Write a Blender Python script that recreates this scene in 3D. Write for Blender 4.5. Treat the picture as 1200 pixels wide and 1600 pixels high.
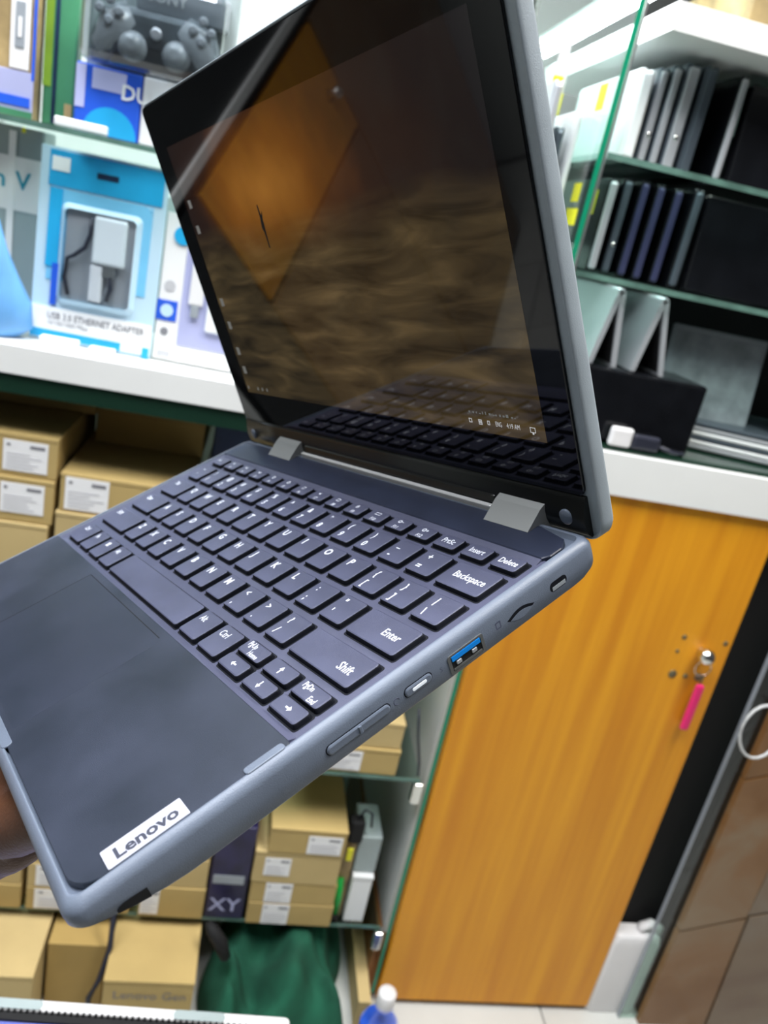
import bpy, math, random
from mathutils import Matrix, Vector

random.seed(7)
for o in list(bpy.data.objects):
    bpy.data.objects.remove(o, do_unlink=True)
scene = bpy.context.scene
COL = scene.collection

# ------------------------------------------------------------------ camera
F_PX, IW, IH, EYE = 1248.3, 1200, 1600, 1.28
# rows: world axes (x along the cabinets, y into them, z up) in camera axes (x right, y down, z forward)
WC = Matrix(((0.97266823, 0.14700074, 0.1797423),
             (-0.11607925, -0.36258334, 0.92469397),
             (0.20110226, -0.9202848, -0.33560956)))
cam_data = bpy.data.cameras.new('camera')
cam = bpy.data.objects.new('camera', cam_data)
COL.objects.link(cam)
cm = Matrix([[WC[i][0], -WC[i][1], -WC[i][2]] for i in range(3)]).to_4x4()
cm.translation = Vector((0, 0, EYE))
cam.matrix_world = cm
cam_data.sensor_fit = 'VERTICAL'
cam_data.sensor_height = 6.4
cam_data.lens = F_PX / IH * 6.4
cam_data.clip_start = 0.01
cam_data.dof.use_dof = True
cam_data.dof.focus_distance = 0.285
cam_data.dof.aperture_fstop = 2.6
scene.camera = cam

# ------------------------------------------------------------------ world, exposure, lights
scene.view_settings.view_transform = 'Standard'
scene.view_settings.look = 'None'
scene.view_settings.gamma = 1.0
scene.view_settings.use_curve_mapping = False
scene.view_settings.exposure = 0.0
world = bpy.data.worlds.new('room_air')
scene.world = world
world.use_nodes = True
world.node_tree.nodes['Background'].inputs[0].default_value = (0.85, 0.92, 1.0, 1)
world.node_tree.nodes['Background'].inputs[1].default_value = 0.25


def area(name, loc, target, size, power, color=(1, 1, 1)):
    ld = bpy.data.lights.new(name, 'AREA')
    ld.shape = 'RECTANGLE'
    ld.size, ld.size_y = size
    ld.energy = power
    ld.color = color
    o = bpy.data.objects.new(name, ld)
    COL.objects.link(o)
    o.location = loc
    o.rotation_euler = (Vector(target) - Vector(loc)).to_track_quat('-Z', 'Y').to_euler()
    return o


area('ceiling_light_glow', (-0.55, 0.42, 2.62), (-0.45, 0.5, 0), (1.5, 0.5), 52, (0.90, 0.93, 1.0))
area('ceiling_light_glow', (0.75, 0.45, 2.62), (0.7, 0.7, 0), (0.5, 0.9), 44, (1.0, 0.97, 0.92))

# ------------------------------------------------------------------ helpers


def ray(u, v):
    return WC @ Vector(((u - IW / 2) / F_PX, (v - IH / 2) / F_PX, 1))


def at(u, v, Y):
    d = ray(u, v)
    return Vector((0, 0, EYE)) + d * (Y / d.y)


def socket(node, *names):
    for n in names:
        if n in node.inputs:
            return node.inputs[n]


def mat(name, color, rough=0.5, metal=0.0, noise=None, bump=None, spec=0.5, trans=0.0, ior=1.45,
        emit=None, coat=0.0, stretch=(1, 1, 1), color2=None):
    """noise = (scale, amount or None): colour variation; bump = (scale, strength)"""
    m = bpy.data.materials.new(name)
    m.use_nodes = True
    nt = m.node_tree
    b = nt.nodes['Principled BSDF']
    b.inputs['Base Color'].default_value = (*color, 1)
    b.inputs['Roughness'].default_value = rough
    b.inputs['Metallic'].default_value = metal
    socket(b, 'Specular IOR Level', 'Specular').default_value = spec
    socket(b, 'Transmission Weight', 'Transmission').default_value = trans
    b.inputs['IOR'].default_value = ior
    socket(b, 'Coat Weight', 'Clearcoat').default_value = coat
    if emit:
        socket(b, 'Emission Color', 'Emission').default_value = (*emit[0], 1)
        b.inputs['Emission Strength'].default_value = emit[1]
    if noise or bump:
        tc = nt.nodes.new('ShaderNodeTexCoord')
        mp = nt.nodes.new('ShaderNodeMapping')
        mp.inputs['Scale'].default_value = stretch
        nt.links.new(tc.outputs['Object'], mp.inputs['Vector'])
    if noise:
        n = nt.nodes.new('ShaderNodeTexNoise')
        n.inputs['Scale'].default_value = noise[0]
        n.inputs['Detail'].default_value = 5
        r = nt.nodes.new('ShaderNodeValToRGB')
        r.color_ramp.elements[0].position = 0.3
        r.color_ramp.elements[1].position = 0.7
        c2 = color2 or tuple(min(1, c * (1 + noise[1])) for c in color)
        c1 = color if color2 else tuple(c * (1 - noise[1]) for c in color)
        r.color_ramp.elements[0].color = (*c1, 1)
        r.color_ramp.elements[1].color = (*c2, 1)
        nt.links.new(mp.outputs[0], n.inputs['Vector'])
        nt.links.new(n.outputs['Fac'], r.inputs[0])
        nt.links.new(r.outputs[0], b.inputs['Base Color'])
    if bump:
        n2 = nt.nodes.new('ShaderNodeTexNoise')
        n2.inputs['Scale'].default_value = bump[0]
        n2.inputs['Detail'].default_value = 3
        bp = nt.nodes.new('ShaderNodeBump')
        bp.inputs['Strength'].default_value = bump[1]
        bp.inputs['Distance'].default_value = 0.001
        nt.links.new(mp.outputs[0], n2.inputs['Vector'])
        nt.links.new(n2.outputs['Fac'], bp.inputs['Height'])
        nt.links.new(bp.outputs[0], b.inputs['Normal'])
    return m


M = {}
M['rubber'] = mat('rubber_bumper', (0.15, 0.18, 0.235), 0.33, noise=(60, 0.06), bump=(2500, 0.15))
M['lid_rubber'] = mat('lid_rubber', (0.33, 0.38, 0.42), 0.42, noise=(50, 0.06), bump=(2500, 0.15))
M['palm'] = mat('palm_plastic', (0.014, 0.020, 0.031), 0.38, noise=(22, 0.3), bump=(3500, 0.12), color2=(0.04, 0.048, 0.074))
M['pad'] = mat('touchpad_plastic', (0.017, 0.024, 0.037), 0.385, noise=(18, 0.3), bump=(3500, 0.06), color2=(0.036, 0.043, 0.067))
M['tray'] = mat('keyboard_tray_plastic', (0.082, 0.087, 0.14), 0.34, noise=(40, 0.08), bump=(3500, 0.15))
M['reardeck'] = mat('rear_deck_plastic', (0.02, 0.026, 0.05), 0.4, noise=(40, 0.25), bump=(3000, 0.1))
M['keytop'] = mat('key_top_plastic', (0.078, 0.084, 0.14), 0.33, noise=(35, 0.22), bump=(4500, 0.3))
M['gapshade'] = mat('gap_shade', (0.004, 0.005, 0.009), 0.6, spec=0.25)  # gap shadow put into the colour of key sides and recesses
M['legend'] = mat('legend_paint', (0.85, 0.88, 0.95), 0.5)
M['black'] = mat('black_plastic', (0.006, 0.006, 0.007), 0.35)
M['blackmatte'] = mat('black_matte', (0.003, 0.003, 0.0035), 0.75)
M['chin'] = mat('chin_plastic', (0.009, 0.010, 0.009), 0.3)
M['glassblack'] = mat('screen_glass_black', (0.003, 0.003, 0.004), 0.03)
M['steel'] = mat('brushed_steel', (0.42, 0.43, 0.42), 0.33, 0.85)
M['trimsilver'] = mat('trim_silver', (0.75, 0.75, 0.74), 0.3, 0.2)
M['hinge'] = mat('hinge_zinc', (0.36, 0.37, 0.36), 0.5, 0.35)
M['chrome'] = mat('chrome', (0.75, 0.75, 0.72), 0.12, 1.0)
M['logo'] = mat('logo_plate_aluminium', (0.52, 0.53, 0.62), 0.42, 0.15)
M['logotext'] = mat('logo_ink', (0.05, 0.055, 0.08), 0.5)
M['usbblue'] = mat('usb_blue', (0.005, 0.25, 0.8), 0.4)
M['led'] = mat('led_bar', (0.8, 0.85, 0.9), 0.3, emit=((0.8, 0.9, 1.0), 0.25))
M['skin'] = mat('skin', (0.105, 0.04, 0.018), 0.5, noise=(60, 0.2), bump=(900, 0.3))
M['card'] = mat('cardboard', (0.47, 0.34, 0.13), 0.75, noise=(9, 0.1), bump=(300, 0.1))
M['card2'] = mat('cardboard_pale', (0.53, 0.40, 0.18), 0.75, noise=(9, 0.1), bump=(300, 0.1))
M['card3'] = mat('cardboard_brown', (0.40, 0.27, 0.085), 0.75, noise=(7, 0.14), bump=(300, 0.1))
M['seam'] = mat('cardboard_seam', (0.22, 0.14, 0.05), 0.8)
M['paper'] = mat('label_paper', (0.82, 0.82, 0.82), 0.6)
M['ink'] = mat('label_ink', (0.2, 0.2, 0.22), 0.6)
M['inkgrey'] = mat('label_ink_grey', (0.5, 0.5, 0.52), 0.6)
M['whiteboard'] = mat('white_laminate', (0.78, 0.79, 0.77), 0.4, noise=(6, 0.03))
M['whitepanel'] = mat('white_panel', (0.62, 0.64, 0.62), 0.5, noise=(5, 0.06))
M['wallpaint'] = mat('wall_paint', (0.55, 0.58, 0.55), 0.8, noise=(3, 0.05))
M['darkwall'] = mat('dark_wall_paint', (0.06, 0.06, 0.065), 0.7, noise=(3, 0.1))
M['ceilpaint'] = mat('ceiling_paint', (0.8, 0.8, 0.8), 0.8, noise=(3, 0.03))
M['greenglass'] = mat('green_glass_edge', (0.006, 0.22, 0.115), 0.12, emit=None, spec=0.6)
M['darkgreen'] = mat('dark_green_glass', (0.008, 0.03, 0.018), 0.15)
M['darkpanel'] = mat('dark_panel', (0.012, 0.015, 0.016), 0.4, noise=(8, 0.3))
M['greypanel'] = mat('grey_green_panel', (0.32, 0.38, 0.38), 0.4, noise=(6, 0.12))
M['silver'] = mat('silver_laptop', (0.55, 0.57, 0.6), 0.35, 0.5)
M['darksilver'] = mat('dark_silver_laptop', (0.10, 0.125, 0.15), 0.35, 0.5)
M['shelfedge'] = mat('shelf_edge_glass', (0.09, 0.17, 0.14), 0.15, noise=(18, 0.5))
M['blacklap'] = mat('black_laptop', (0.004, 0.0045, 0.006), 0.22, noise=(30, 0.3))
M['bluelap'] = mat('blue_black_laptop', (0.05, 0.055, 0.12), 0.35, 0.3)
M['whitelap'] = mat('white_laptop', (0.8, 0.82, 0.82), 0.4)
M['yellow'] = mat('yellow_sticker', (0.75, 0.72, 0.02), 0.5)
M['pink'] = mat('pink_plastic', (0.75, 0.02, 0.16), 0.4)
M['greencloth'] = mat('green_cloth', (0.006, 0.075, 0.04), 0.9, noise=(14, 0.35), bump=(400, 0.5))
M['bluecloth'] = mat('light_blue_plastic', (0.14, 0.36, 0.68), 0.35, noise=(12, 0.2))
M['tile'] = mat('floor_tile', (0.55, 0.56, 0.53), 0.25, noise=(5, 0.08))
M['grout'] = mat('tile_grout', (0.2, 0.2, 0.19), 0.9, noise=(20, 0.2))
M['whiteplastic'] = mat('white_plastic', (0.75, 0.74, 0.74), 0.4, noise=(8, 0.04))
M['lilac'] = mat('lilac_card', (0.42, 0.44, 0.68), 0.5, noise=(9, 0.08))
M['blue'] = mat('blue_card', (0.02, 0.10, 0.62), 0.4, noise=(10, 0.15))
M['cyan'] = mat('cyan_card', (0.02, 0.36, 0.68), 0.35, noise=(12, 0.14))
M['skyblue'] = mat('sky_blue_card', (0.18, 0.52, 0.78), 0.35, noise=(12, 0.1))
M['paleblue'] = mat('pale_blue_card', (0.5, 0.68, 0.8), 0.35)
M['greencard'] = mat('green_card', (0.06, 0.24, 0.12), 0.4, noise=(12, 0.2))
M['limecard'] = mat('lime_card', (0.24, 0.42, 0.04), 0.4, noise=(9, 0.3))
M['navy'] = mat('navy_card', (0.015, 0.03, 0.07), 0.3, noise=(12, 0.5))
M['purple'] = mat('purple_card', (0.015, 0.012, 0.05), 0.35, noise=(25, 0.5))
M['tan'] = mat('tan_card', (0.33, 0.24, 0.11), 0.5, noise=(20, 0.5))
M['teal'] = mat('teal_ink', (0.02, 0.3, 0.42), 0.5)
M['greyitem'] = mat('grey_plastic', (0.3, 0.33, 0.36), 0.3)
M['smoke'] = mat('smoke_grey_plastic', (0.28, 0.31, 0.33), 0.12, noise=(30, 0.3))
M['cable'] = mat('dark_cable', (0.02, 0.022, 0.035), 0.4)
M['wirewhite'] = mat('white_cable', (0.6, 0.62, 0.62), 0.4)
M['orangebox'] = mat('brown_wood_panel', (0.30, 0.12, 0.03), 0.45, noise=(10, 0.2))
M['lamp'] = mat('tube_lamp', (1, 1, 1), 0.4, emit=((0.92, 0.96, 1.0), 20.0))
M['lampadded'] = mat('added_display_lamp', (1, 1, 1), 0.4, emit=((0.9, 0.93, 1.0), 95.0))
M['lampsoft'] = mat('tube_lamp_ceiling', (1, 1, 1), 0.4, emit=((0.95, 0.98, 1.0), 6.0))
M['lock'] = mat('lock_brass_grey', (0.2, 0.17, 0.1), 0.4, 0.6)


def clear_glass(name, color, rough=0.0, mixfac=0.0):
    """thin pane: mostly see-through, mirrors a little by angle"""
    m = bpy.data.materials.new(name)
    m.use_nodes = True
    nt = m.node_tree
    nt.nodes.remove(nt.nodes['Principled BSDF'])
    out = nt.nodes['Material Output']
    tr = nt.nodes.new('ShaderNodeBsdfTransparent')
    tr.inputs[0].default_value = (*color, 1)
    gl = nt.nodes.new('ShaderNodeBsdfGlossy')
    gl.inputs[0].default_value = (1, 1, 1, 1)
    gl.inputs['Roughness'].default_value = rough
    fr = nt.nodes.new('ShaderNodeFresnel')
    fr.inputs[0].default_value = 1.5
    ad = nt.nodes.new('ShaderNodeMath')
    ad.operation = 'ADD'
    ad.use_clamp = True
    ad.inputs[1].default_value = mixfac
    mx = nt.nodes.new('ShaderNodeMixShader')
    nt.links.new(fr.outputs[0], ad.inputs[0])
    ge = nt.nodes.new('ShaderNodeNewGeometry')
    bf = nt.nodes.new('ShaderNodeMath')
    bf.operation = 'SUBTRACT'
    bf.inputs[0].default_value = 1.0
    ml = nt.nodes.new('ShaderNodeMath')
    ml.operation = 'MULTIPLY'
    nt.links.new(ge.outputs['Backfacing'], bf.inputs[1])
    nt.links.new(ad.outputs[0], ml.inputs[0])
    nt.links.new(bf.outputs[0], ml.inputs[1])
    nt.links.new(ml.outputs[0], mx.inputs[0])
    nt.links.new(tr.outputs[0], mx.inputs[1])
    nt.links.new(gl.outputs[0], mx.inputs[2])
    nt.links.new(mx.outputs[0], out.inputs[0])
    return m


M['pane'] = clear_glass('pane_glass', (0.86, 0.95, 0.92), 0.02, 0.0)
M['shelfglass'] = clear_glass('shelf_glass', (0.84, 0.93, 0.9), 0.03, 0.03)
M['blister'] = clear_glass('blister_plastic', (0.93, 0.96, 0.98), 0.08, 0.06)
M['smokeblister'] = clear_glass('smoke_blister_plastic', (0.62, 0.66, 0.68), 0.1, 0.12)


def wood_mat():
    m = bpy.data.materials.new('orange_wood')
    m.use_nodes = True
    nt = m.node_tree
    b = nt.nodes['Principled BSDF']
    b.inputs['Roughness'].default_value = 0.48
    tc = nt.nodes.new('ShaderNodeTexCoord')
    mp = nt.nodes.new('ShaderNodeMapping')
    mp.inputs['Scale'].default_value = (26, 26, 1.1)
    n = nt.nodes.new('ShaderNodeTexNoise')
    n.inputs['Scale'].default_value = 1.6
    n.inputs['Detail'].default_value = 6
    r = nt.nodes.new('ShaderNodeValToRGB')
    r.color_ramp.elements[0].position = 0.3
    r.color_ramp.elements[0].color = (0.64, 0.235, 0.004, 1)
    r.color_ramp.elements[1].position = 0.72
    r.color_ramp.elements[1].color = (0.82, 0.36, 0.010, 1)
    nt.links.new(tc.outputs['Object'], mp.inputs[0])
    nt.links.new(mp.outputs[0], n.inputs['Vector'])
    nt.links.new(n.outputs['Fac'], r.inputs[0])
    nt.links.new(r.outputs[0], b.inputs['Base Color'])
    return m


M['wood'] = wood_mat()


def marble_mat(name, c1, c2, c3):
    m = bpy.data.materials.new(name)
    m.use_nodes = True
    nt = m.node_tree
    b = nt.nodes['Principled BSDF']
    b.inputs['Roughness'].default_value = 0.25
    tc = nt.nodes.new('ShaderNodeTexCoord')
    n = nt.nodes.new('ShaderNodeTexNoise')
    n.inputs['Scale'].default_value = 5
    n.inputs['Detail'].default_value = 4
    n.inputs['Distortion'].default_value = 0.8
    r = nt.nodes.new('ShaderNodeValToRGB')
    r.color_ramp.elements[0].position = 0.3
    r.color_ramp.elements[0].color = (*c1, 1)
    r.color_ramp.elements[1].position = 0.72
    r.color_ramp.elements[1].color = (*c3, 1)
    e = r.color_ramp.elements.new(0.5)
    e.color = (*c2, 1)
    nt.links.new(tc.outputs['Object'], n.inputs['Vector'])
    nt.links.new(n.outputs['Fac'], r.inputs[0])
    nt.links.new(r.outputs[0], b.inputs['Base Color'])
    return m


M['marble'] = marble_mat('brown_mottle', (0.17, 0.07, 0.016), (0.22, 0.11, 0.04), (0.24, 0.17, 0.10))  # mottled brown, also carries the reflections in the counter glass
M['marble2'] = marble_mat('grey_brown_mottle', (0.15, 0.09, 0.055), (0.19, 0.13, 0.08), (0.21, 0.17, 0.13))


def wallpaper_mat():
    """the picture the laptop display shows: sunset sky over rippled sand"""
    m = bpy.data.materials.new('display_picture')
    m.use_nodes = True
    nt = m.node_tree
    N, Lk = nt.nodes.new, nt.links.new
    b = nt.nodes['Principled BSDF']
    b.inputs['Base Color'].default_value = (0.003, 0.003, 0.003, 1)
    b.inputs['Roughness'].default_value = 0.03
    tc = N('ShaderNodeTexCoord')
    sx = N('ShaderNodeSeparateXYZ')
    Lk(tc.outputs['Object'], sx.inputs[0])
    # ripples
    mp = N('ShaderNodeMapping')
    mp.inputs['Scale'].default_value = (14, 1, 75)
    Lk(tc.outputs['Object'], mp.inputs[0])
    n1 = N('ShaderNodeTexNoise')
    n1.inputs['Scale'].default_value = 1.3
    n1.inputs['Detail'].default_value = 4
    n1.inputs['Distortion'].default_value = 0.6
    Lk(mp.outputs[0], n1.inputs['Vector'])
    r1 = N('ShaderNodeValToRGB')
    el = r1.color_ramp.elements
    el[0].position, el[0].color = 0.33, (0.022, 0.015, 0.007, 1)
    el[1].position, el[1].color = 0.75, (0.17, 0.115, 0.05, 1)
    e = el.new(0.53)
    e.color = (0.072, 0.05, 0.022, 1)
    Lk(n1.outputs['Fac'], r1.inputs[0])
    # sky glow about a point
    vd = N('ShaderNodeVectorMath')
    vd.operation = 'DISTANCE'
    mp2 = N('ShaderNodeMapping')
    mp2.inputs['Scale'].default_value = (0.55, 0, 1)
    Lk(tc.outputs['Object'], mp2.inputs[0])
    Lk(mp2.outputs[0], vd.inputs[0])
    vd.inputs[1].default_value = (0.55 * 0.115, 0, 0.142)
    n2 = N('ShaderNodeTexNoise')
    n2.inputs['Scale'].default_value = 22
    n2.inputs['Detail'].default_value = 3
    Lk(tc.outputs['Object'], n2.inputs['Vector'])
    ad = N('ShaderNodeMath')
    ad.operation = 'MULTIPLY_ADD'
    ad.inputs[1].default_value = 0.035
    Lk(n2.outputs['Fac'], ad.inputs[0])
    Lk(vd.outputs['Value'], ad.inputs[2])
    r2 = N('ShaderNodeValToRGB')
    el = r2.color_ramp.elements
    el[0].position, el[0].color = 0.018, (0.36, 0.145, 0.028, 1)
    el[1].position, el[1].color = 0.095, (0.012, 0.009, 0.01, 1)
    e = el.new(0.04)
    e.color = (0.15, 0.05, 0.011, 1)
    e = el.new(0.062)
    e.color = (0.03, 0.014, 0.01, 1)
    Lk(ad.outputs[0], r2.inputs[0])
    # horizon with hills
    n3 = N('ShaderNodeTexNoise')
    n3.inputs['Scale'].default_value = 14
    Lk(tc.outputs['Object'], n3.inputs['Vector'])
    hz = N('ShaderNodeMath')
    hz.operation = 'MULTIPLY_ADD'
    hz.inputs[1].default_value = -0.02
    Lk(n3.outputs['Fac'], hz.inputs[0])
    Lk(sx.outputs['Z'], hz.inputs[2])
    mr = N('ShaderNodeMapRange')
    mr.inputs['From Min'].default_value = 0.104
    mr.inputs['From Max'].default_value = 0.122
    Lk(hz.outputs[0], mr.inputs[0])
    mx = N('ShaderNodeMix')
    mx.data_type = 'RGBA'
    Lk(mr.outputs[0], mx.inputs[0])
    Lk(r1.outputs[0], mx.inputs[6])
    Lk(r2.outputs[0], mx.inputs[7])
    Lk(mx.outputs[2], socket(b, 'Emission Color', 'Emission'))
    b.inputs['Emission Strength'].default_value = 0.6
    return m


M['display'] = wallpaper_mat()


class MB:
    """collects faces; build() links them as one mesh object"""

    def __init__(s, k=1.0):
        s.v, s.f, s.m, s.sm, s.k = [], [], [], [], k

    def add(s, verts, faces, mi=0, smooth=False):
        n = len(s.v)
        s.v += [tuple(c * s.k for c in p) for p in verts]
        for f in faces:
            s.f.append(tuple(i + n for i in f))
            s.m.append(mi)
            s.sm.append(smooth)
        return s

    def box(s, x0, x1, y0, y1, z0, z1, mi=0):
        v = [(x, y, z) for z in (z0, z1) for y in (y0, y1) for x in (x0, x1)]
        f = [(0, 2, 3, 1), (4, 5, 7, 6), (0, 1, 5, 4), (2, 6, 7, 3), (0, 4, 6, 2), (1, 3, 7, 5)]
        return s.add(v, f, mi)

    def loft(s, rings, mi=0, cap0=True, cap1=True, smooth=False, capmi=None, mis=None):
        n = len(rings[0])
        v = [p for r in rings for p in r]
        base = len(s.v)
        s.add(v, [], mi)
        for k in range(len(rings) - 1):
            mm = mis[k] if mis else mi
            for i in range(n):
                j = (i + 1) % n
                s.f.append(tuple(base + a for a in (k * n + i, k * n + j, (k + 1) * n + j, (k + 1) * n + i)))
                s.m.append(mm)
                s.sm.append(smooth)
        cmi = mi if capmi is None else capmi
        if cap0:
            s.f.append(tuple(base + i for i in reversed(range(n))))
            s.m.append(cmi)
            s.sm.append(False)
        if cap1:
            s.f.append(tuple(base + (len(rings) - 1) * n + i for i in range(n)))
            s.m.append(cmi)
            s.sm.append(False)
        return s

    def rbox(s, x0, x1, y0, y1, z0, z1, r=0.003, e=None, seg=3, mi=0):
        """upright block with rounded corners and softened top and bottom edges"""
        e = r if e is None else e
        e = min(e, (z1 - z0) * 0.45)
        rings = []
        for z, ins in ((z0, e * 0.8), (z0 + e * 0.3, e * 0.25), (z0 + e, 0), (z1 - e, 0), (z1 - e * 0.3, e * 0.25), (z1, e * 0.8)):
            rings.append([(x, y, z) for x, y in rrect(x0 + ins, x1 - ins, y0 + ins, y1 - ins, max(r - ins * .5, r * .3), seg)])
        return s.loft(rings, mi)

    def prism(s, poly, axis, a0, a1, mi=0, smooth=False):
        def p3(p, a):
            if axis == 'x':
                return (a, p[0], p[1])
            if axis == 'y':
                return (p[0], a, p[1])
            return (p[0], p[1], a)
        return s.loft([[p3(p, a0) for p in poly], [p3(p, a1) for p in poly]], mi, smooth=smooth)

    def lathe(s, prof, c=(0, 0, 0), seg=20, axis='z', mi=0, smooth=True):
        rings = []
        for r, h in prof:
            ring = []
            for i in range(seg):
                a = 2 * math.pi * i / seg
                ca, sa = r * math.cos(a), r * math.sin(a)
                ring.append({'z': (c[0] + ca, c[1] + sa, c[2] + h), 'y': (c[0] + ca, c[1] + h, c[2] + sa), 'x': (c[0] + h, c[1] + ca, c[2] + sa)}[axis])
            rings.append(ring)
        return s.loft(rings, mi, smooth=smooth)

    def tube(s, pts, r, seg=8, mi=0):
        pts = [Vector(p) for p in pts]
        rings = []
        up = Vector((0.13, 0.2, 1)).normalized()
        for i, p in enumerate(pts):
            t = (pts[min(i + 1, len(pts) - 1)] - pts[max(i - 1, 0)]).normalized()
            a = t.cross(up)
            if a.length < 1e-4:
                a = t.cross(Vector((1, 0, 0)))
            a.normalize()
            b2 = t.cross(a)
            rr = r[i] if isinstance(r, (list, tuple)) else r
            rings.append([tuple(p + (a * math.cos(2 * math.pi * k / seg) + b2 * math.sin(2 * math.pi * k / seg)) * rr) for k in range(seg)])
        return s.loft(rings, mi, smooth=True)

    def mesh(s, name, mats):
        me = bpy.data.meshes.new(name)
        me.from_pydata(s.v, [], s.f)
        for m in (mats if isinstance(mats, (list, tuple)) else [mats]):
            me.materials.append(M[m] if isinstance(m, str) else m)
        me.polygons.foreach_set('material_index', s.m)
        me.polygons.foreach_set('use_smooth', s.sm)
        me.validate()
        me.update()
        return me

    def build(s, name, mats, parent=None, loc=None, rot=None):
        return link(name, s.mesh(name, mats), parent, loc, rot)


def link(name, me, parent=None, loc=None, rot=None):
    o = bpy.data.objects.new(name, me)
    COL.objects.link(o)
    if parent:
        o.parent = parent
    if loc is not None:
        o.location = loc
    if rot is not None:
        o.rotation_euler = rot
    return o


def empty(name, loc=(0, 0, 0), rot=(0, 0, 0)):
    o = link(name, None, None, loc, rot)
    o.empty_display_size = 0.02
    return o


def tag(o, label, cat, group=None):
    o['label'] = label
    o['category'] = cat
    if group:
        o['group'] = group
    return o


def struct(o):
    o['kind'] = 'structure'
    return o


def rrect(x0, x1, y0, y1, r, seg=4):
    r = min(r, (x1 - x0) / 2 - 1e-6, (y1 - y0) / 2 - 1e-6)
    out = []
    for cx, cy, a0 in ((x1 - r, y1 - r, 0), (x0 + r, y1 - r, 90), (x0 + r, y0 + r, 180), (x1 - r, y0 + r, 270)):
        for i in range(seg + 1):
            a = math.radians(a0 + 90 * i / seg)
            out.append((cx + r * math.cos(a), cy + r * math.sin(a)))
    return out


_text = {}


def glyphs(body, bold=0.0):
    key = (body, bold)
    if key not in _text:
        cu = bpy.data.curves.new('lettering', 'FONT')
        cu.body = body
        cu.size = 1.0
        cu.resolution_u = 2
        cu.offset = bold
        cu.align_x, cu.align_y = 'LEFT', 'BOTTOM_BASELINE'
        ob = bpy.data.objects.new('lettering', cu)
        me = bpy.data.meshes.new_from_object(ob)
        vs = [tuple(v.co) for v in me.vertices]
        fs = [tuple(p.vertices) for p in me.polygons]
        bpy.data.objects.remove(ob)
        bpy.data.curves.remove(cu)
        bpy.data.meshes.remove(me)
        w = max([v[0] for v in vs] or [0])
        h = max([v[1] for v in vs] or [0])
        _text[key] = (vs, fs, w, h)
    return _text[key]


def put_text(mb, body, x, y, size, fn, align='l', sx=1.0, bold=0.0, mi=0):
    """size = font size; fn maps the flat (x, y) to 3-D"""
    vs, fs, w, h = glyphs(body, bold)
    off = {'l': 0, 'c': -w * size * sx / 2, 'r': -w * size * sx}[align]
    mb.add([fn(x + off + v[0] * size * sx, y + v[1] * size) for v in vs], fs, mi)


# ------------------------------------------------------------------ room
fl = MB()
fl.box(-2.4, 2.2, -1.6, 1.75, -0.03, -0.004)
floor = struct(fl.build('floor', 'grout'))
tm = MB().rbox(-0.1485, 0.1485, -0.1485, 0.1485, -0.006, 0.0, 0.002, 0.0015, 1).mesh('tile', 'tile')
for i in range(15):
    for j in range(11):
        link('tile', tm, floor, (-2.25 + 0.3 * i + 0.08, -1.4 + 0.3 * j + 0.05, 0))
struct(MB().box(-2.4, 2.2, 1.62, 1.75, 0, 2.7).build('wall_back', 'wallpaint'))
struct(MB().box(-2.45, -2.35, -1.6, 1.75, 0, 2.7).build('wall_left', 'wallpaint'))
struct(MB().box(2.15, 2.25, -1.6, 1.75, 0, 2.7).build('wall_right', 'darkwall'))
struct(MB().box(-2.4, 2.2, -1.7, -1.6, 0, 2.7).build('wall_front', 'darkwall'))
struct(MB().box(-2.4, 2.2, -1.6, 1.75, 2.7, 2.76).build('ceiling', 'ceilpaint'))
for k, (cx, cy, sx, sy, lab) in enumerate(((-0.55, 0.42, 1.5, 0.06, 'long white tube light on the ceiling above the laptop'),
                                       (0.75, 0.45, 0.06, 0.9, 'white tube light on the ceiling in front of the orange door'))):
    t = empty('ceiling_light', (cx, cy, 2.7))
    MB().rbox(-sx / 2 - .03, sx / 2 + .03, -sy / 2 - .03, sy / 2 + .03, -0.04, 0, 0.01, 0.004).build('housing', 'whiteplastic', t)
    MB().rbox(-sx / 2, sx / 2, -sy / 2, sy / 2, -0.065, -0.04, 0.012, 0.008).build('tube', 'lampsoft', t)
    tag(t, lab, 'ceiling light')

# ------------------------------------------------------------------ cabinets
GX = 0.359          # the glass partition between the two cabinets
YF, YB = 1.0, 1.5  # cabinet fronts and backs

cab = empty('display_cabinet', (0, YF, 0))


def part(mb, name, m, parent):
    o = mb.build(name, m, parent)
    if parent.type == 'EMPTY':
        o.location = -parent.location
    return o


part(MB().box(-0.46, 0.352, YF, YB, 1.021, 1.055), 'ledge', 'whiteboard', cab)
part(MB().box(-0.46, 0.352, YF + 0.004, YB, 0.996, 1.019), 'under_ledge_glass', 'darkgreen', cab)
part(MB().box(-0.46, 0.352, YB, YB + 0.015, 1.055, 1.95), 'back_panel', 'whiteboard', cab)
part(MB().box(-0.46, 0.352, YB, YB + 0.015, 0.0, 0.996), 'back_panel', 'whitepanel', cab)
part(MB().box(-0.476, -0.461, YF, YB, 0.0, 1.95), 'side_panel', 'whitepanel', cab)
part(MB().box(-0.46, 0.352, YF - 0.04, YB, 1.95, 1.97), 'top_board', 'whiteboard', cab)
part(MB().box(0.3535, 0.3645, YF + 0.012, YB, 0.15, 1.02), 'side_panel', 'whitepanel', cab)
part(MB().box(0.345, 0.3645, YF + 0.012, YB, 0.0, 0.148), 'base_side', 'orangebox', cab)
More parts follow.
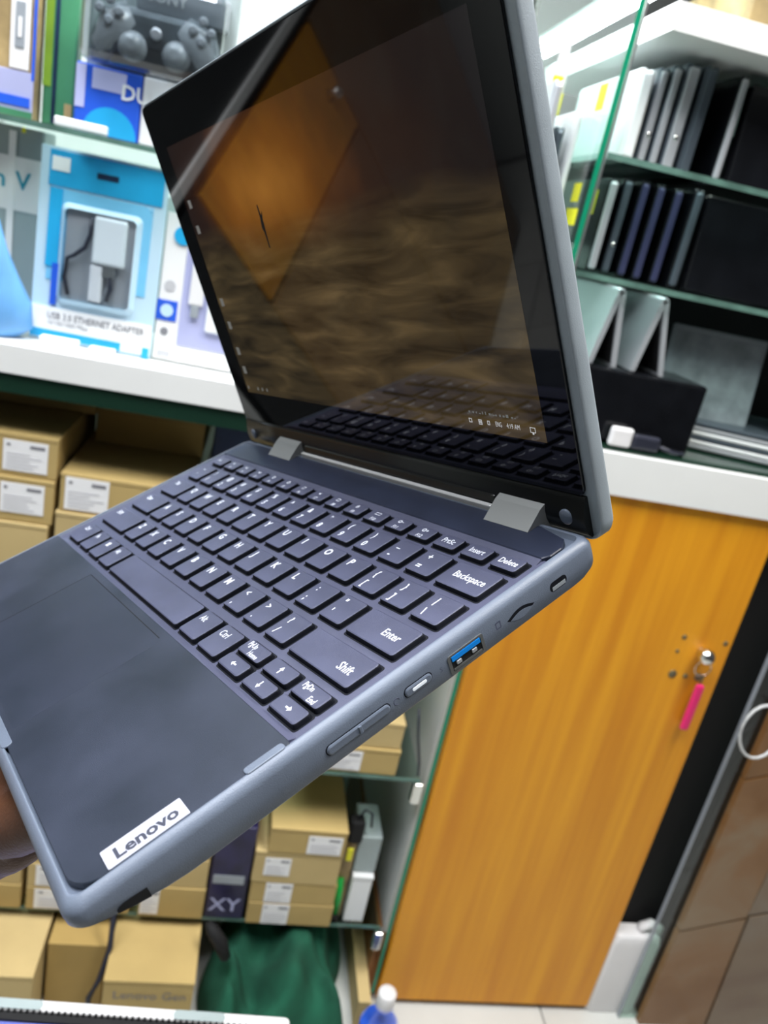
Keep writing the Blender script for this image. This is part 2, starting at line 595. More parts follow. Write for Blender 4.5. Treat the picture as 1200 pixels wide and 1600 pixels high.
for z, y0, mname in ((1.298, YF + 0.02, 'shelfglass'), (0.478, YF, 'shelfglass'), (0.164, YF + 0.005, 'shelfglass'), (0.735, YF + 0.005, 'shelfglass')):
    s_ = part(MB().box(-0.455, 0.343, y0 + 0.0015, YB - 0.005, z, z + 0.006), 'glass_shelf', mname, cab)
    MB().box(-0.455, 0.343, y0, y0 + 0.0015, z, z + 0.006).build('polished_edge', 'shelfedge', s_)
for bx, bz in ((0.346, 0.17), (0.346, 0.484)):
    part(MB().rbox(bx - 0.012, bx + 0.004, YF - 0.004, YF + 0.012, bz - 0.045, bz - 0.007, 0.003, 0.002), 'shelf_clip', 'chrome', cab)
tag(cab, 'white display cabinet with glass shelves of adapters and cardboard boxes', 'cabinet')

gp = empty('glass_partition', (GX, YF, 0))
part(MB().box(GX - 0.0035, GX + 0.0025, YF + 0.002, YB, 1.06, 1.95), 'pane', 'pane', gp)
part(MB().box(GX - 0.0035, GX + 0.0025, YF, YF + 0.0017, 0.02, 1.95), 'polished_edge', 'greenglass', gp)
part(MB().box(GX + 0.0036, GX + 0.0062, YF - 0.001, YF + 0.004, 1.06, 1.95), 'edge_trim', 'steel', gp)
tag(gp, 'upright glass partition with bright green edge beside the orange door', 'glass panel')

# right cabinet
rc = empty('laptop_cabinet', (0.6, YF, 0))
part(MB().box(0.367, 1.5, YF - 0.012, YB, 0.996, 1.054), 'ledge', 'whiteboard', rc)
part(MB().box(0.367, 1.5, YF, YB, 1.0545, 1.060), 'glass_top', 'darkgreen', rc)
part(MB().box(0.367, 1.5, YB, YB + 0.015, 0.0, 1.95), 'back_panel', 'darkpanel', rc)
part(MB().box(0.400, 1.5, YF - 0.004, YB, 1.545, 1.574), 'top_board', 'whiteboard', rc)
part(MB().box(0.3675, 0.378, YF + 0.02, YB, 0.0, 0.99), 'side_panel', 'orangebox', rc)
part(MB().box(0.772, 1.5, YF + 0.035, YF + 0.05, 0.0, 0.992), 'gap_shade_sheet', 'blackmatte', rc)  # black sheet standing for the shade of the open interior
part(MB().box(0.367, 0.772, YF + 0.05, YB, 0.03, 0.045), 'bottom_board', 'orangebox', rc)
for z in (1.265, 1.402):
    s_ = part(MB().box(0.368, 1.5, YF + 0.0045, YB - 0.005, z, z + 0.007), 'glass_shelf', 'shelfglass', rc)
    MB().box(0.368, 1.5, YF + 0.003, YF + 0.0045, z, z + 0.007).build('polished_edge', 'shelfedge', s_)
tag(rc, 'cabinet with white ledge and dark glass shelves of laptops', 'cabinet')

door = empty('cabinet_door', (0.366, YF - 0.004, 0))
part(MB().rbox(0.367, 0.769, YF - 0.004, YF + 0.016, 0.012, 0.993, 0.002, 0.001, 2), 'panel', 'wood', door)
KX, KZ = 0.722, 0.772
lk = part(MB().lathe([(0.0075, 0), (0.0065, -0.002), (0.006, -0.006), (0.0095, -0.009), (0.0122, -0.013), (0.0130, -0.017), (0.0122, -0.021), (0.0095, -0.0255), (0.005, -0.0285), (0.0005, -0.0295)], (KX, YF - 0.004, KZ), 20, 'y'), 'knob', 'chrome', door)
for dx, dz, r in ((-0.035, 0.02, 0.004), (0.035, 0.018, 0.004), (-0.038, -0.005, 0.003), (-0.032, -0.045, 0.007), (0.012, -0.045, 0.007), (-0.01, -0.046, 0.004)):
    part(MB().lathe([(r, 0), (r, -0.0008), (r * .5, -0.001)], (KX + dx, YF - 0.004, KZ + dz), 10, 'y'), 'screw_hole', 'lock', door)
tag(door, 'orange wood-grain cabinet door with round chrome knob', 'door')

kt = empty('key_tag', (KX + 0.01, YF - 0.012, KZ - 0.02))
part(MB().tube([(KX + 0.013 * math.cos(a * .35) + 0.004, YF - 0.018, KZ - 0.022 + 0.013 * math.sin(a * .35)) for a in range(19)], 0.0009, 6), 'ring', 'chrome', kt)
part(MB().tube([(KX + 0.012, YF - 0.016, KZ - 0.034), (KX + 0.013, YF - 0.012, KZ - 0.055)], 0.0015, 6), 'key_blade', 'lock', kt)
part(MB().rbox(KX + 0.006, KX + 0.020, YF - 0.019, YF - 0.011, KZ - 0.135, KZ - 0.052, 0.004, 0.004), 'tag', 'pink', kt)
tag(kt, 'bright pink plastic key tag hanging under the door knob', 'key tag')

tl = empty('led_tube', (0.385, 1.02, 1.59))
part(MB().rbox(0.364, 0.386, 1.012, 1.46, 1.578, 1.598, 0.006, 0.005), 'tube', 'lamp', tl)
part(MB().rbox(0.364, 0.392, 1.012, 1.46, 1.5985, 1.606, 0.003, 0.001), 'holder', 'whiteplastic', tl)
tag(tl, 'bright white light batten beside the glass partition above the laptops', 'lamp')
tl2 = empty('led_tube', (-0.2, 1.04, 1.9))  # tube added out of view to brighten the packages and laptop sheen
part(MB().tube([(-0.43, 0.985, 1.93), (0.33, 0.985, 1.93)], 0.011, 10), 'tube', 'lampadded', tl2)
part(MB().rbox(-0.45, 0.34, 0.97, 1.0, 1.9405, 1.9495, 0.003, 0.001), 'holder', 'whiteplastic', tl2)
tag(tl2, 'added light tube, out of view, brightening the display cabinet', 'lamp')

# wooden cupboard further left: the lid mirrors it
wl = empty('wooden_cupboard', (-1.3, YF, 0))
part(MB().box(-1.9, -0.49, YF + 0.02, YB, 0.0, 1.0), 'body', 'darkpanel', wl)
part(MB().box(-1.92, -0.48, YF - 0.006, YF + 0.004, 1.010, 1.024), 'worktop', 'whiteboard', wl)
part(MB().box(-1.92, -0.48, YF + 0.005, YB, 1.001, 1.9), 'upper_panel', 'darkpanel', wl)
part(MB().rbox(-1.89, -1.225, YF, YF + 0.019, 0.02, 0.99, 0.002, 0.001, 2), 'dark_door', 'marble', wl)
part(MB().rbox(-0.66, -0.495, YF, YF + 0.019, 0.02, 0.99, 0.002, 0.001, 2), 'dark_door', 'darkpanel', wl)
part(MB().rbox(-1.215, -0.67, YF, YF + 0.019, 0.02, 0.765, 0.002, 0.001, 2), 'lower_door', 'marble', wl)
d_ = part(MB().rbox(-1.215, -0.67, YF, YF + 0.019, 0.775, 0.985, 0.002, 0.001, 2), 'door', 'wood', wl)
MB().lathe([(0.012, 0), (0.008, -0.012), (0.013, -0.022), (0.006, -0.028)], (-1.16, YF, 0.87), 14, 'y').build('knob', 'chrome', d_)
tag(wl, 'dark cupboard with one orange wood door, mirrored in the laptop screen', 'cupboard')

# counter end at the right, reflections in its glass built as brown slabs, white wire, white canister
sc = empty('reflection_counter', (1.1, 0.98, 0))
part(MB().box(0.875, 1.6, 0.985, 1.02, 0.0, 0.93), 'core', 'blackmatte', sc)
slabs = [((0.866, 0.0), (1.0, 0.0), (0.985, 0.27), (0.866, 0.23)), ((0.866, 0.234), (0.983, 0.275), (0.98, 0.6), (0.866, 0.56)),
         ((1.004, 0.0), (1.25, 0.0), (1.25, 0.35), (0.989, 0.275)), ((0.866, 0.564), (0.98, 0.604), (0.98, 0.93), (0.866, 0.93)),
         ((0.984, 0.28), (1.25, 0.355), (1.25, 0.93), (0.984, 0.93))]
for i, pl in enumerate(slabs):
    part(MB().prism(pl, 'y', 0.973 - 0.0008 * (i % 3), 0.985), 'reflection_slab', 'marble2' if i in (2, 4) else 'marble', sc)
tag(sc, 'counter end at the right edge, its brown reflections built as slabs', 'counter')
gs = empty('glass_strip', (0.85, 0.99, 0))
part(MB().box(0.832, 0.8645, 0.985, 0.991, 0.0, 0.95), 'pane', 'shelfglass', gs)
part(MB().box(0.8305, 0.832, 0.984, 0.992, 0.0, 0.95), 'edge', 'greyitem', gs)
tag(gs, 'narrow upright smoky glass strip between black gap and brown slabs', 'glass panel')
wc = at(1195, 1150, 0.95)
w_ = MB().tube([(wc.x + 0.035 * math.cos(a), 0.96 + 0.006 * math.sin(a), wc.z + 0.045 * math.sin(a)) for a in [i * 0.33 for i in range(20)]], 0.0022, 6).build('cable_loop', 'wirewhite')
tag(w_, 'loop of thin white cable against the brown slabs', 'cable')
wcn = empty('canister', (0.82, 1.0, 0))
rings = []
for z, s in ((0.0, 0.94), (0.006, 1.0), (0.1, 1.0), (0.165, 1.0), (0.182, 0.93), (0.19, 0.75)):
    rings.append([(0.817 + (x - 0.0) * s, 1.006 + y * s, z) for x, y in rrect(-0.05, 0.05, -0.012, 0.025, 0.012, 4)])
part(MB().loft(rings, smooth=True), 'body', 'whiteplastic', wcn)
part(MB().tube([(0.822, 1.01, 0.180), (0.824, 1.01, 0.200), (0.840, 1.01, 0.207), (0.856, 1.01, 0.2), (0.857, 1.01, 0.17)], 0.009, 8), 'grip', 'whiteplastic', wcn)
tag(wcn, 'white plastic canister on the floor beside the orange door', 'canister')


# ------------------------------------------------------------------ shelf laptops
def standing_laptop(x, y, z, th, h, dep, m, edge, label, sticker=None, rz=0.0, tilt=0.0, light=False):
    o = empty('shelf_laptop', (x, y, z), (0, tilt, rz))
    MB().rbox(-th / 2, -0.0008, 0, dep, 0, h, 0.003, 0.003).build('lid', m, o)
    MB().rbox(0.0008, th / 2, 0.001, dep, 0, h, 0.003, 0.003).build('base', m, o)
    MB().rbox(-th * 0.36, th * 0.36, -0.0035, 0.004, 0.004, h - 0.004, 0.003, 0.003).build('spine', edge, o)
    if light:
        MB().lathe([(0.0032, 0), (0.0032, -0.001), (0.001, -0.0014)], (0, -0.0035, h * 0.32), 10, 'y').build('cap', 'chrome', o)
    if sticker:
        MB().box(-th / 2 - 0.0006, -th / 2, 0.03, 0.06, sticker, sticker + 0.03).build('sticker', 'yellow', o)
    tag(o, label, 'laptop', 'laptops standing on the glass shelves')
    return o


Z1, Z2 = 1.410, 1.273
standing_laptop(0.408, 1.05, Z1, 0.020, 0.104, 0.22, 'whitelap', 'whitelap', 'white laptop standing first beside the green glass edge, upper shelf')
standing_laptop(0.432, 1.06, Z1, 0.013, 0.112, 0.22, 'darksilver', 'silver', 'thin grey laptop second on the upper shelf, with yellow sticker', 0.05, light=True)
standing_laptop(0.448, 1.06, Z1, 0.013, 0.118, 0.22, 'darksilver', 'silver', 'thin grey laptop third on the upper shelf, no sticker')
standing_laptop(0.468, 1.06, Z1, 0.020, 0.124, 0.22, 'darksilver', 'silver', 'thick silver-edged laptop fourth on the upper shelf, with bright dot', light=True)
standing_laptop(0.492, 1.06, Z1, 0.018, 0.127, 0.22, 'darksilver', 'darksilver', 'slate grey laptop fifth on the upper shelf')
standing_laptop(0.532, 1.05, Z1, 0.012, 0.124, 0.22, 'blacklap', 'silver', 'black laptop with silver edge, last upright on the upper shelf')
standing_laptop(0.404, 1.05, Z2, 0.014, 0.115, 0.22, 'blacklap', 'silver', 'black laptop first on the lower shelf by the glass edge', 0.07)
standing_laptop(0.427, 1.06, Z2, 0.014, 0.12, 0.22, 'blacklap', 'darksilver', 'black laptop second on the lower shelf, with bright dot', 0.02, light=True)
standing_laptop(0.450, 1.06, Z2, 0.013, 0.122, 0.22, 'blacklap', 'bluelap', 'black laptop with bluish edge third on the lower shelf')
standing_laptop(0.472, 1.06, Z2, 0.013, 0.122, 0.22, 'blacklap', 'bluelap', 'black laptop with bluish edge fourth on the lower shelf')
standing_laptop(0.497, 1.06, Z2, 0.013, 0.122, 0.22, 'blacklap', 'bluelap', 'black laptop with bluish edge fifth on the lower shelf')
standing_laptop(0.520, 1.05, Z2, 0.014, 0.126, 0.22, 'blacklap', 'darksilver', 'black laptop last upright on the lower shelf')


def front_laptop(x0, x1, y, z, h, m, label, spots=False):
    o = empty('shelf_laptop', ((x0 + x1) / 2, y, z + 0.0022), (math.radians(-6), 0, 0))
    w = (x1 - x0) / 2
    MB().rbox(-w, w, 0, 0.007, 0, h, 0.003, 0.003).build('lid', m, o)
    MB().rbox(-w, w, 0.0085, 0.018, 0, h, 0.003, 0.003).build('base', m, o)
    MB().rbox(-w * .3, w * .3, 0.004, 0.014, h - 0.002, h + 0.001, 0.002, 0.001).build('hinge', 'blackmatte', o)
    tag(o, label, 'laptop', 'laptops standing on the glass shelves')


front_laptop(0.548, 0.80, 1.045, Z1, 0.118, 'blacklap', 'black laptop shown lid-first on the upper right shelf')
front_laptop(0.536, 0.80, 1.045, Z2, 0.122, 'blacklap', 'black laptop shown lid-first on the lower right shelf')


def tent(ax, xl, xr, y, zt, zl, dep, mname, label):
    o = empty('tent_laptop', (ax, y, zl))
    t = 0.007
    h = zt - zl
    MB().prism([(xl - ax, 0), (xl - ax + t, 0), (0.003, h), (-0.004, h)], 'y', 0, dep).build('lid', mname, o)
    MB().prism([(xr - ax - t, 0), (xr - ax, 0), (0.006, h), (-0.001, h)], 'y', 0, dep).build('base', mname, o)
    MB().prism([(xr - ax - t - 0.0012, 0.004), (xr - ax - t - 0.0002, 0.004), (-0.0016, h - 0.008), (-0.0026, h - 0.008)], 'y', 0.004, dep - 0.004).build('keyboard', 'blackmatte', o)
    MB().lathe([(0.004, 0), (0.004, dep)], (0.001, 0, h), 10, 'y').build('hinge', 'silver', o)
    tag(o, label, 'laptop', 'tent-folded laptops on the right ledge')


ZT = 1.061
a1, l1, r1 = at(972, 455, 1.02), at(918, 562, 1.02), at(962, 575, 1.02)
a2, l2, r2 = at(1040, 470, 1.02), at(981, 588, 1.02), at(1030, 606, 1.02)
st = MB().rbox(0.39, 0.60, 1.012, 1.30, 1.061, r1.z - 0.0015, 0.006, 0.004).build('black_box', 'blacklap')
tag(st, 'low black box on the right ledge carrying the two folded laptops', 'box')
tent(a1.x, l1.x, r1.x, 1.02, a1.z, r1.z, 0.2, 'silver', 'white laptop folded like a tent, nearer the lid')
tent(a2.x, l2.x, r2.x, 1.02, a2.z, r1.z, 0.2, 'silver', 'white laptop folded like a tent, right of the first')
o = empty('silver_tablet', (0.575, 1.1, 1.061), (math.radians(-8), 0, 0))
MB().rbox(0.005, 0.16, 0, 0.008, 0, 0.17, 0.004, 0.003).build('body', 'greyitem', o)
MB().rbox(0.010, 0.155, -0.001, 0.0005, 0.008, 0.162, 0.003, 0.0004).build('glass', 'smoke', o)
tag(o, 'grey-green tablet leaning behind the folded laptops', 'tablet')
o = empty('dark_blue_tablet', (0.77, 1.08, 1.061), (math.radians(-8), math.radians(-8), 0))
MB().rbox(0.0, 0.16, 0, 0.009, 0, 0.18, 0.004, 0.003).build('body', 'bluelap', o)
MB().rbox(0.008, 0.152, -0.001, 0.0005, 0.01, 0.17, 0.003, 0.0004).build('glass', 'navy', o)
tag(o, 'dark blue tablet leaning at the right end of the ledge', 'tablet')
for k in range(3):
    o = empty('flat_laptop', (0.71, 1.115, 1.0625 + 0.0135 * k), (0, 0, math.radians(-14)))
    MB().rbox(-0.095, 0.15, -0.06, 0.14, 0.0, 0.006, 0.008, 0.002).build('base', ('silver', 'darksilver', 'silver')[k], o)
    MB().rbox(-0.095, 0.15, -0.06, 0.14, 0.0068, 0.0128, 0.008, 0.002).build('lid', ('whitelap', 'whitelap', 'darksilver')[k], o)
    tag(o, ('bottom', 'middle', 'top')[k] + ' silver laptop of the flat stack on the right ledge', 'laptop', 'flat laptop stack')
ch = empty('charger', (0.47, 1.045, 1.061))
p = at(955, 632, 1.03)
chy = 1.008
part(MB().rbox(0.475, 0.508, chy - .012, chy - 0.002, 1.062, 1.088, 0.005, 0.004), 'plug', 'whiteplastic', ch)
part(MB().rbox(0.508, 0.55, chy - .012, chy, 1.062, 1.082, 0.006, 0.004), 'brick', 'cable', ch)
part(MB().tube([(0.55, chy - .006, 1.07), (0.57, chy - .008, 1.066), (0.59, chy - .002, 1.064), (0.60, chy + 0.02, 1.064)], 0.003, 6), 'cord', 'cable', ch)
tag(ch, 'white-ended black charger lying on the right ledge', 'charger')
o = empty('printed_carton', (0.7, 1.1, 1.575))
part(MB().rbox(0.50, 0.85, 1.03, 1.25, 1.576, 1.64, 0.003, 0.002), 'body', 'tan', o)
part(MB().box(0.54, 0.60, 1.0292, 1.03, 1.585, 1.635), 'print', 'limecard', o)
part(MB().box(0.62, 0.70, 1.0292, 1.03, 1.585, 1.635), 'print', 'greencard', o)
tag(o, 'brown and green printed carton on the top board', 'carton')


o = standing_laptop(0.318, 1.05, 1.3045, 0.012, 0.125, 0.2, 'darksilver', 'darksilver', 'slate laptop standing left of the glass partition, with bright dots', light=True)
MB().lathe([(0.0035, 0), (0.0035, -0.001), (0.001, -0.0014)], (0, -0.0035, 0.085), 10, 'y').build('cap', 'whitelap', o)
standing_laptop(0.343, 1.07, 1.3045, 0.011, 0.15, 0.2, 'whitelap', 'whitelap', 'white laptop standing closest to the glass partition on its left')
standing_laptop(0.297, 1.03, 1.3045, 0.012, 0.17, 0.2, 'silver', 'silver', 'silver laptop leaning at the lid side of the glass partition', 0.13)
for sx, sy, sz, w in ((0.302, 1.06, 1.478, 0.014), (0.317, 1.09, 1.466, 0.01)):
    o = MB().rbox(sx - w / 2, sx + w / 2, sy, sy + 0.002, sz - 0.02, sz + 0.006, 0.001, 0.0005).build('yellow_price_card', 'yellow')
    tag(o, 'yellow price card ' + ('nearest the laptop lid' if sx < 0.31 else 'just right of the first one') + ', above the slim laptops', 'price card')
    MB().rbox(sx - w / 2 + .001, sx + w / 2 - .001, sy + 0.0005, sy + 0.0015, sz + 0.006, sz + 0.05, 0.001, 0.0005).build('clear_stem', 'whiteplastic', o)
for (y0, y1, z0, z1) in ((1.03, 1.055, 1.455, 1.485), (1.02, 1.06, 1.322, 1.342), (1.03, 1.055, 1.35, 1.372)):
    part(MB().box(GX - 0.0042, GX - 0.0036, y0, y1, z0, z1), 'sticker', 'yellow', gp)


# ------------------------------------------------------------------ cardboard boxes
def carton(x0, x1, y0, y1, z0, z1, label, m='card', lab=None, rz=0.0, lid=True, group='cardboard boxes in the display cabinet', writing=None):
    """lab = (fraction left, right, bottom, top) of the front face"""
    cx, w, h, d = (x0 + x1) / 2, (x1 - x0) / 2, z1 - z0, y1 - y0
    o = empty('cardboard_box', (cx, y0, z0), (0, 0, math.radians(rz)))
    MB().rbox(-w, w, 0, d, 0, h - (0.0065 if lid else 0), 0.0015, 0.001, 2).build('body', m, o)
    if lid:
        MB().rbox(-w - 0.0006, w + 0.0006, -0.0006, d, h - 0.006, h, 0.0015, 0.001, 2).build('lid', m, o)
        MB().box(-w + 0.001, w - 0.001, 0.0004, d - 0.001, h - 0.0068, h - 0.0057).build('seam', 'seam', o)
    if lab:
        a, b, c, e = -w + 2 * w * lab[0], -w + 2 * w * lab[1], h * lab[2], h * lab[3]
        lb = MB().box(a, b, -0.0012, -0.0006, c, e).build('label', 'paper', o)
        mb = MB()
        lw, lh = b - a, e - c
        rnd = random.Random(int((x0 + z0) * 9999))
        mb.box(a + lw * .08, a + lw * .16, -0.0016, -0.0012, e - lh * .2, e - lh * .12)
        mb.box(a + lw * .6, a + lw * .93, -0.0016, -0.0012, e - lh * .22, e - lh * .12)
        mb.build('heading_print', 'ink', lb)['kind'] = 'stuff'
        for r in range(5):
            zz = c + lh * (0.1 + 0.11 * r)
            MB().box(a + lw * .08, a + lw * rnd.uniform(.55, .93), -0.0016, -0.0012, zz, zz + lh * .035).build('print_line', 'inkgrey', lb)
    if writing:
        mb = MB()
        put_text(mb, writing, -w * 0.78, h * 0.76, 0.022, lambda x, y: (x, -0.0012, y), bold=0.0)
        mb.build('handwriting', 'ink', o)
    return tag(o, label, 'box', group)


SH = 0.7412
# stack A, far left
carton(-0.375, -0.238, 1.012, 1.25, SH, 0.822, 'plain cardboard box at the bottom of the left stack', 'card2')
carton(-0.375, -0.2335, 1.015, 1.25, 0.823, 0.884, 'labelled cardboard box in the middle of the left stack', 'card', (0.54, 0.92, 0.2, 0.87))
carton(-0.375, -0.2325, 1.018, 1.25, 0.885, 0.941, 'labelled cardboard box on top of the left stack', 'card', (0.54, 0.92, 0.12, 0.85))
carton(-0.375, -0.215, 1.15, 1.34, 0.9425, 0.985, 'cardboard box set back on top of the left stack under the ledge', 'card3')
# stack B
carton(-0.228, -0.07, 1.014, 1.26, SH, 0.79, 'cardboard box at the bottom of the second stack, behind the laptop corner', 'card')
carton(-0.229, -0.068, 1.012, 1.26, 0.791, 0.846, 'plain pale cardboard box under the labelled one beside the laptop', 'card2')
carton(-0.2265, -0.066, 1.016, 1.26, 0.847, 0.899, 'wide cardboard box with large printed label beside the laptop', 'card', (0.04, 0.38, 0.06, 0.92))
carton(-0.215, -0.062, 1.16, 1.34, 0.9005, 0.955, 'cardboard box set back on the wide labelled one', 'card3')
o = MB().rbox(-0.052, 0.02, 1.13, 1.25, SH, 0.905, 0.003, 0.002).build('white_carton', 'whitepanel')
tag(o, 'white carton in shade right of the wide cardboard boxes', 'carton')
o = MB().rbox(-0.048, 0.05, 1.14, 1.25, 0.9065, 0.96, 0.003, 0.002).build('blue_grey_carton', 'navy')
tag(o, 'dark blue-grey carton on the white carton behind the hinge', 'carton')
# shelf 2 (z .484)
S2 = 0.4845
carton(0.13, 0.302, 1.003, 1.2, S2, 0.531, 'labelled cardboard box on the middle glass shelf below the power button', 'card', (0.34, 0.66, 0.1, 0.85))
carton(0.13, 0.300, 1.006, 1.2, 0.532, 0.578, 'upper cardboard box of the pair below the power button', 'card2')
# shelf 3 (z .17)
S3 = 0.1705
G3 = 'cardboard boxes on the lowest glass shelf'
carton(0.113, 0.254, 0.998, 1.2, S3, 0.2145, 'labelled cardboard box at the bottom of the stack above the green cloth', 'card', (0.17, 0.48, 0.04, 0.99), lid=False, group=G3)
carton(0.112, 0.252, 0.999, 1.2, 0.2155, 0.258, 'second cardboard box up in the stack above the green cloth', 'card', (0.17, 0.48, 0.04, 0.99), lid=False, group=G3)
carton(0.110, 0.249, 0.998, 1.2, 0.259, 0.322, 'third cardboard box up, labelled at its left, above the green cloth', 'card2', (0.12, 0.42, 0.25, 0.82), group=G3)
carton(0.127, 0.249, 0.996, 1.2, 0.323, 0.372, 'topmost cardboard box of that stack, labelled at its right', 'card', (0.5, 0.95, 0.06, 0.78), group=G3)
carton(-0.06, 0.042, 1.0, 1.2, S3, 0.232, 'labelled cardboard box under the black rubber foot of the laptop', 'card', (0.02, 0.3, 0.1, 0.95), lid=False, group=G3)
carton(-0.06, 0.041, 1.002, 1.2, 0.233, 0.29, 'cardboard box resting on the one under the rubber foot', 'card2', None, lid=False, group=G3)
carton(-0.06, 0.041, 1.003, 1.2, 0.291, 0.345, 'cardboard box at the top of the stack behind the logo corner', 'card', None, lid=False, group=G3)
carton(-0.232, -0.075, 1.002, 1.2, S3, 0.215, 'labelled cardboard box low behind the laptop front corner', 'card', (0.08, 0.6, 0.08, 0.95), lid=False, group=G3)
carton(-0.232, -0.076, 1.003, 1.2, 0.216, 0.262, 'upper labelled cardboard box behind the laptop front corner', 'card2', (0.08, 0.6, 0.08, 0.95), lid=False, group=G3)
carton(-0.232, -0.077, 1.005, 1.2, 0.263, 0.31, 'third cardboard box up behind the laptop front corner', 'card', None, lid=False, group=G3)
carton(-0.36, -0.240, 1.002, 1.2, S3, 0.217, 'lowest cardboard box at the left edge below the hand', 'card', None, lid=False, group=G3)
carton(-0.36, -0.241, 1.004, 1.2, 0.218, 0.263, 'middle cardboard box at the left edge below the hand', 'card2', None, lid=False, group=G3)
carton(-0.36, -0.240, 1.005, 1.2, 0.264, 0.31, 'upper cardboard box at the left edge below the hand', 'card', None, lid=False, group=G3)
# floor boxes
G4 = 'large cardboard boxes on the floor'
carton(-0.36, -0.191, 0.90, 1.2, 0.001, 0.150, 'large cardboard box on the floor at the left corner', 'card2', group=G4)
carton(-0.186, -0.098, 0.965, 1.2, 0.001, 0.142, 'narrow brown cardboard box on the floor between two larger ones', 'card3', lid=False, group=G4)
carton(-0.090, 0.044, 0.90, 1.2, 0.001, 0.150, 'large cardboard box on the floor with handwritten word', 'card', group=G4, writing='Lenovo Gen')
carton(0.06, 0.20, 1.18, 1.34, 0.001, 0.158, 'cardboard box on the floor behind the green cloth', 'card2', group=G4)
carton(0.322, 0.344, 0.95, 1.15, 0.001, 0.06, 'small pale cardboard box under the edge of the green cloth', 'card2', lid=False, group=G4)
p0, p1, p2, p3 = at(178, 1425, 0.97), at(172, 1480, 0.95), at(155, 1530, 0.93), at(138, 1560, 0.92)
cb = MB().tube([at(182, 1400, 0.985), p0, p1, p2, p3, at(136, 1590, 0.92)], 0.0045, 8).build('power_cable', 'cable')
tag(cb, 'dark power cable hanging between the floor boxes', 'cable')
# purple package
o = empty('purple_package', (0.08, 1.0, S3))
part(MB().rbox(0.0445, 0.1075, 1.004, 1.1, S3, 0.36, 0.003, 0.002), 'body', 'purple', o)
mb = MB()
put_text(mb, 'XY', 0.05, 0.188, 0.038, lambda x, y: (x, 1.0030, y), bold=0.01)
part(mb, 'lettering', 'lilac', o)
part(MB().box(0.05, 0.10, 1.0030, 1.0038, 0.245, 0.262), 'stripe', 'greyitem', o)
tag(o, 'dark purple package with pale letters between cardboard stacks', 'package')
# accessories at right end of shelf 3
o = empty('white_adapter_box', (0.295, 1.01, S3))
part(MB().rbox(0.278, 0.312, 1.012, 1.08, S3, 0.262, 0.002, 0.0015), 'body', 'whitelap', o)
part(MB().rbox(0.277, 0.313, 1.011, 1.081, 0.2625, 0.27, 0.002, 0.0015), 'lid', 'whitelap', o)
tag(o, 'small glossy white box standing beside the cardboard stack', 'box')
o = MB().rbox(0.276, 0.314, 1.02, 1.1, 0.2715, 0.345, 0.003, 0.002).build('grey_carton', 'greypanel')
tag(o, 'pale grey carton resting on the small glossy white box', 'carton')
o = empty('green_screwdriver', (0.262, 1.0, S3))
part(MB().tube([(0.262, 1.01, 0.172), (0.262, 1.012, 0.186)], 0.0055, 10), 'tip_cap', 'blackmatte', o)
part(MB().tube([(0.262, 1.012, 0.186), (0.261, 1.016, 0.215), (0.259, 1.02, 0.255)], [0.004, 0.007, 0.006], 10), 'handle', mat('bright_green_plastic', (0.01, 0.32, 0.05), 0.35), o)
tag(o, 'green-handled tool standing between cardboard stack and white box', 'tool')
o = empty('black_plug', (0.262, 1.01, 0.33))
part(MB().rbox(0.254, 0.274, 1.022, 1.05, S3, 0.33, 0.003, 0.002), 'pouch', 'tan', o)
part(MB().rbox(0.255, 0.280, 1.016, 1.04, 0.331, 0.375, 0.006, 0.005), 'plug', 'blackmatte', o)
part(MB().rbox(0.258, 0.268, 1.012, 1.0155, 0.30, 0.325, 0.002, 0.001), 'tag', 'yellow', o)
part(MB().tube([(0.268, 1.028, 0.375), (0.275, 1.026, 0.395), (0.287, 1.024, 0.39), (0.29, 1.022, 0.365)], 0.0022, 8), 'cord', 'cable', o)
tag(o, 'black plug with yellow tag above the green tool', 'plug')
cb = MB().tube([(0.318, 1.02, 0.60), (0.325, 1.012, 0.555), (0.336, 1.008, 0.51), (0.339, 1.006, 0.487)], 0.0022, 8).build('thin_cable', 'cable')
tag(cb, 'thin dark cable against the white cabinet side', 'cable')

# green cloth: a draped heap
nx, ny = 44, 34
vs, fs = [], []
rnd = random.Random(3)
hx0, hx1, hy0, hy1 = 0.055, 0.305, 0.865, 1.12


def cloth_h(u, v):
    edge = max(0.0, min(1.0, min(u, 1 - u) / 0.2)) ** 0.6 * max(0.0, min(1.0, min(v, 1 - v) / 0.2)) ** 0.6
    h = 0.085 + 0.055 * v + 0.016 * math.sin(9 * u + 5 * v) + 0.012 * math.sin(17 * u - 8 * v + 1) + 0.008 * math.sin(27 * u + 19 * v)
    h += 0.022 * math.exp(-((u - 0.62 - 0.25 * (v - .5)) / 0.07) ** 2) - 0.03 * math.exp(-((u - 0.25 - 0.3 * v) / 0.09) ** 2)
    return 0.004 + edge * h


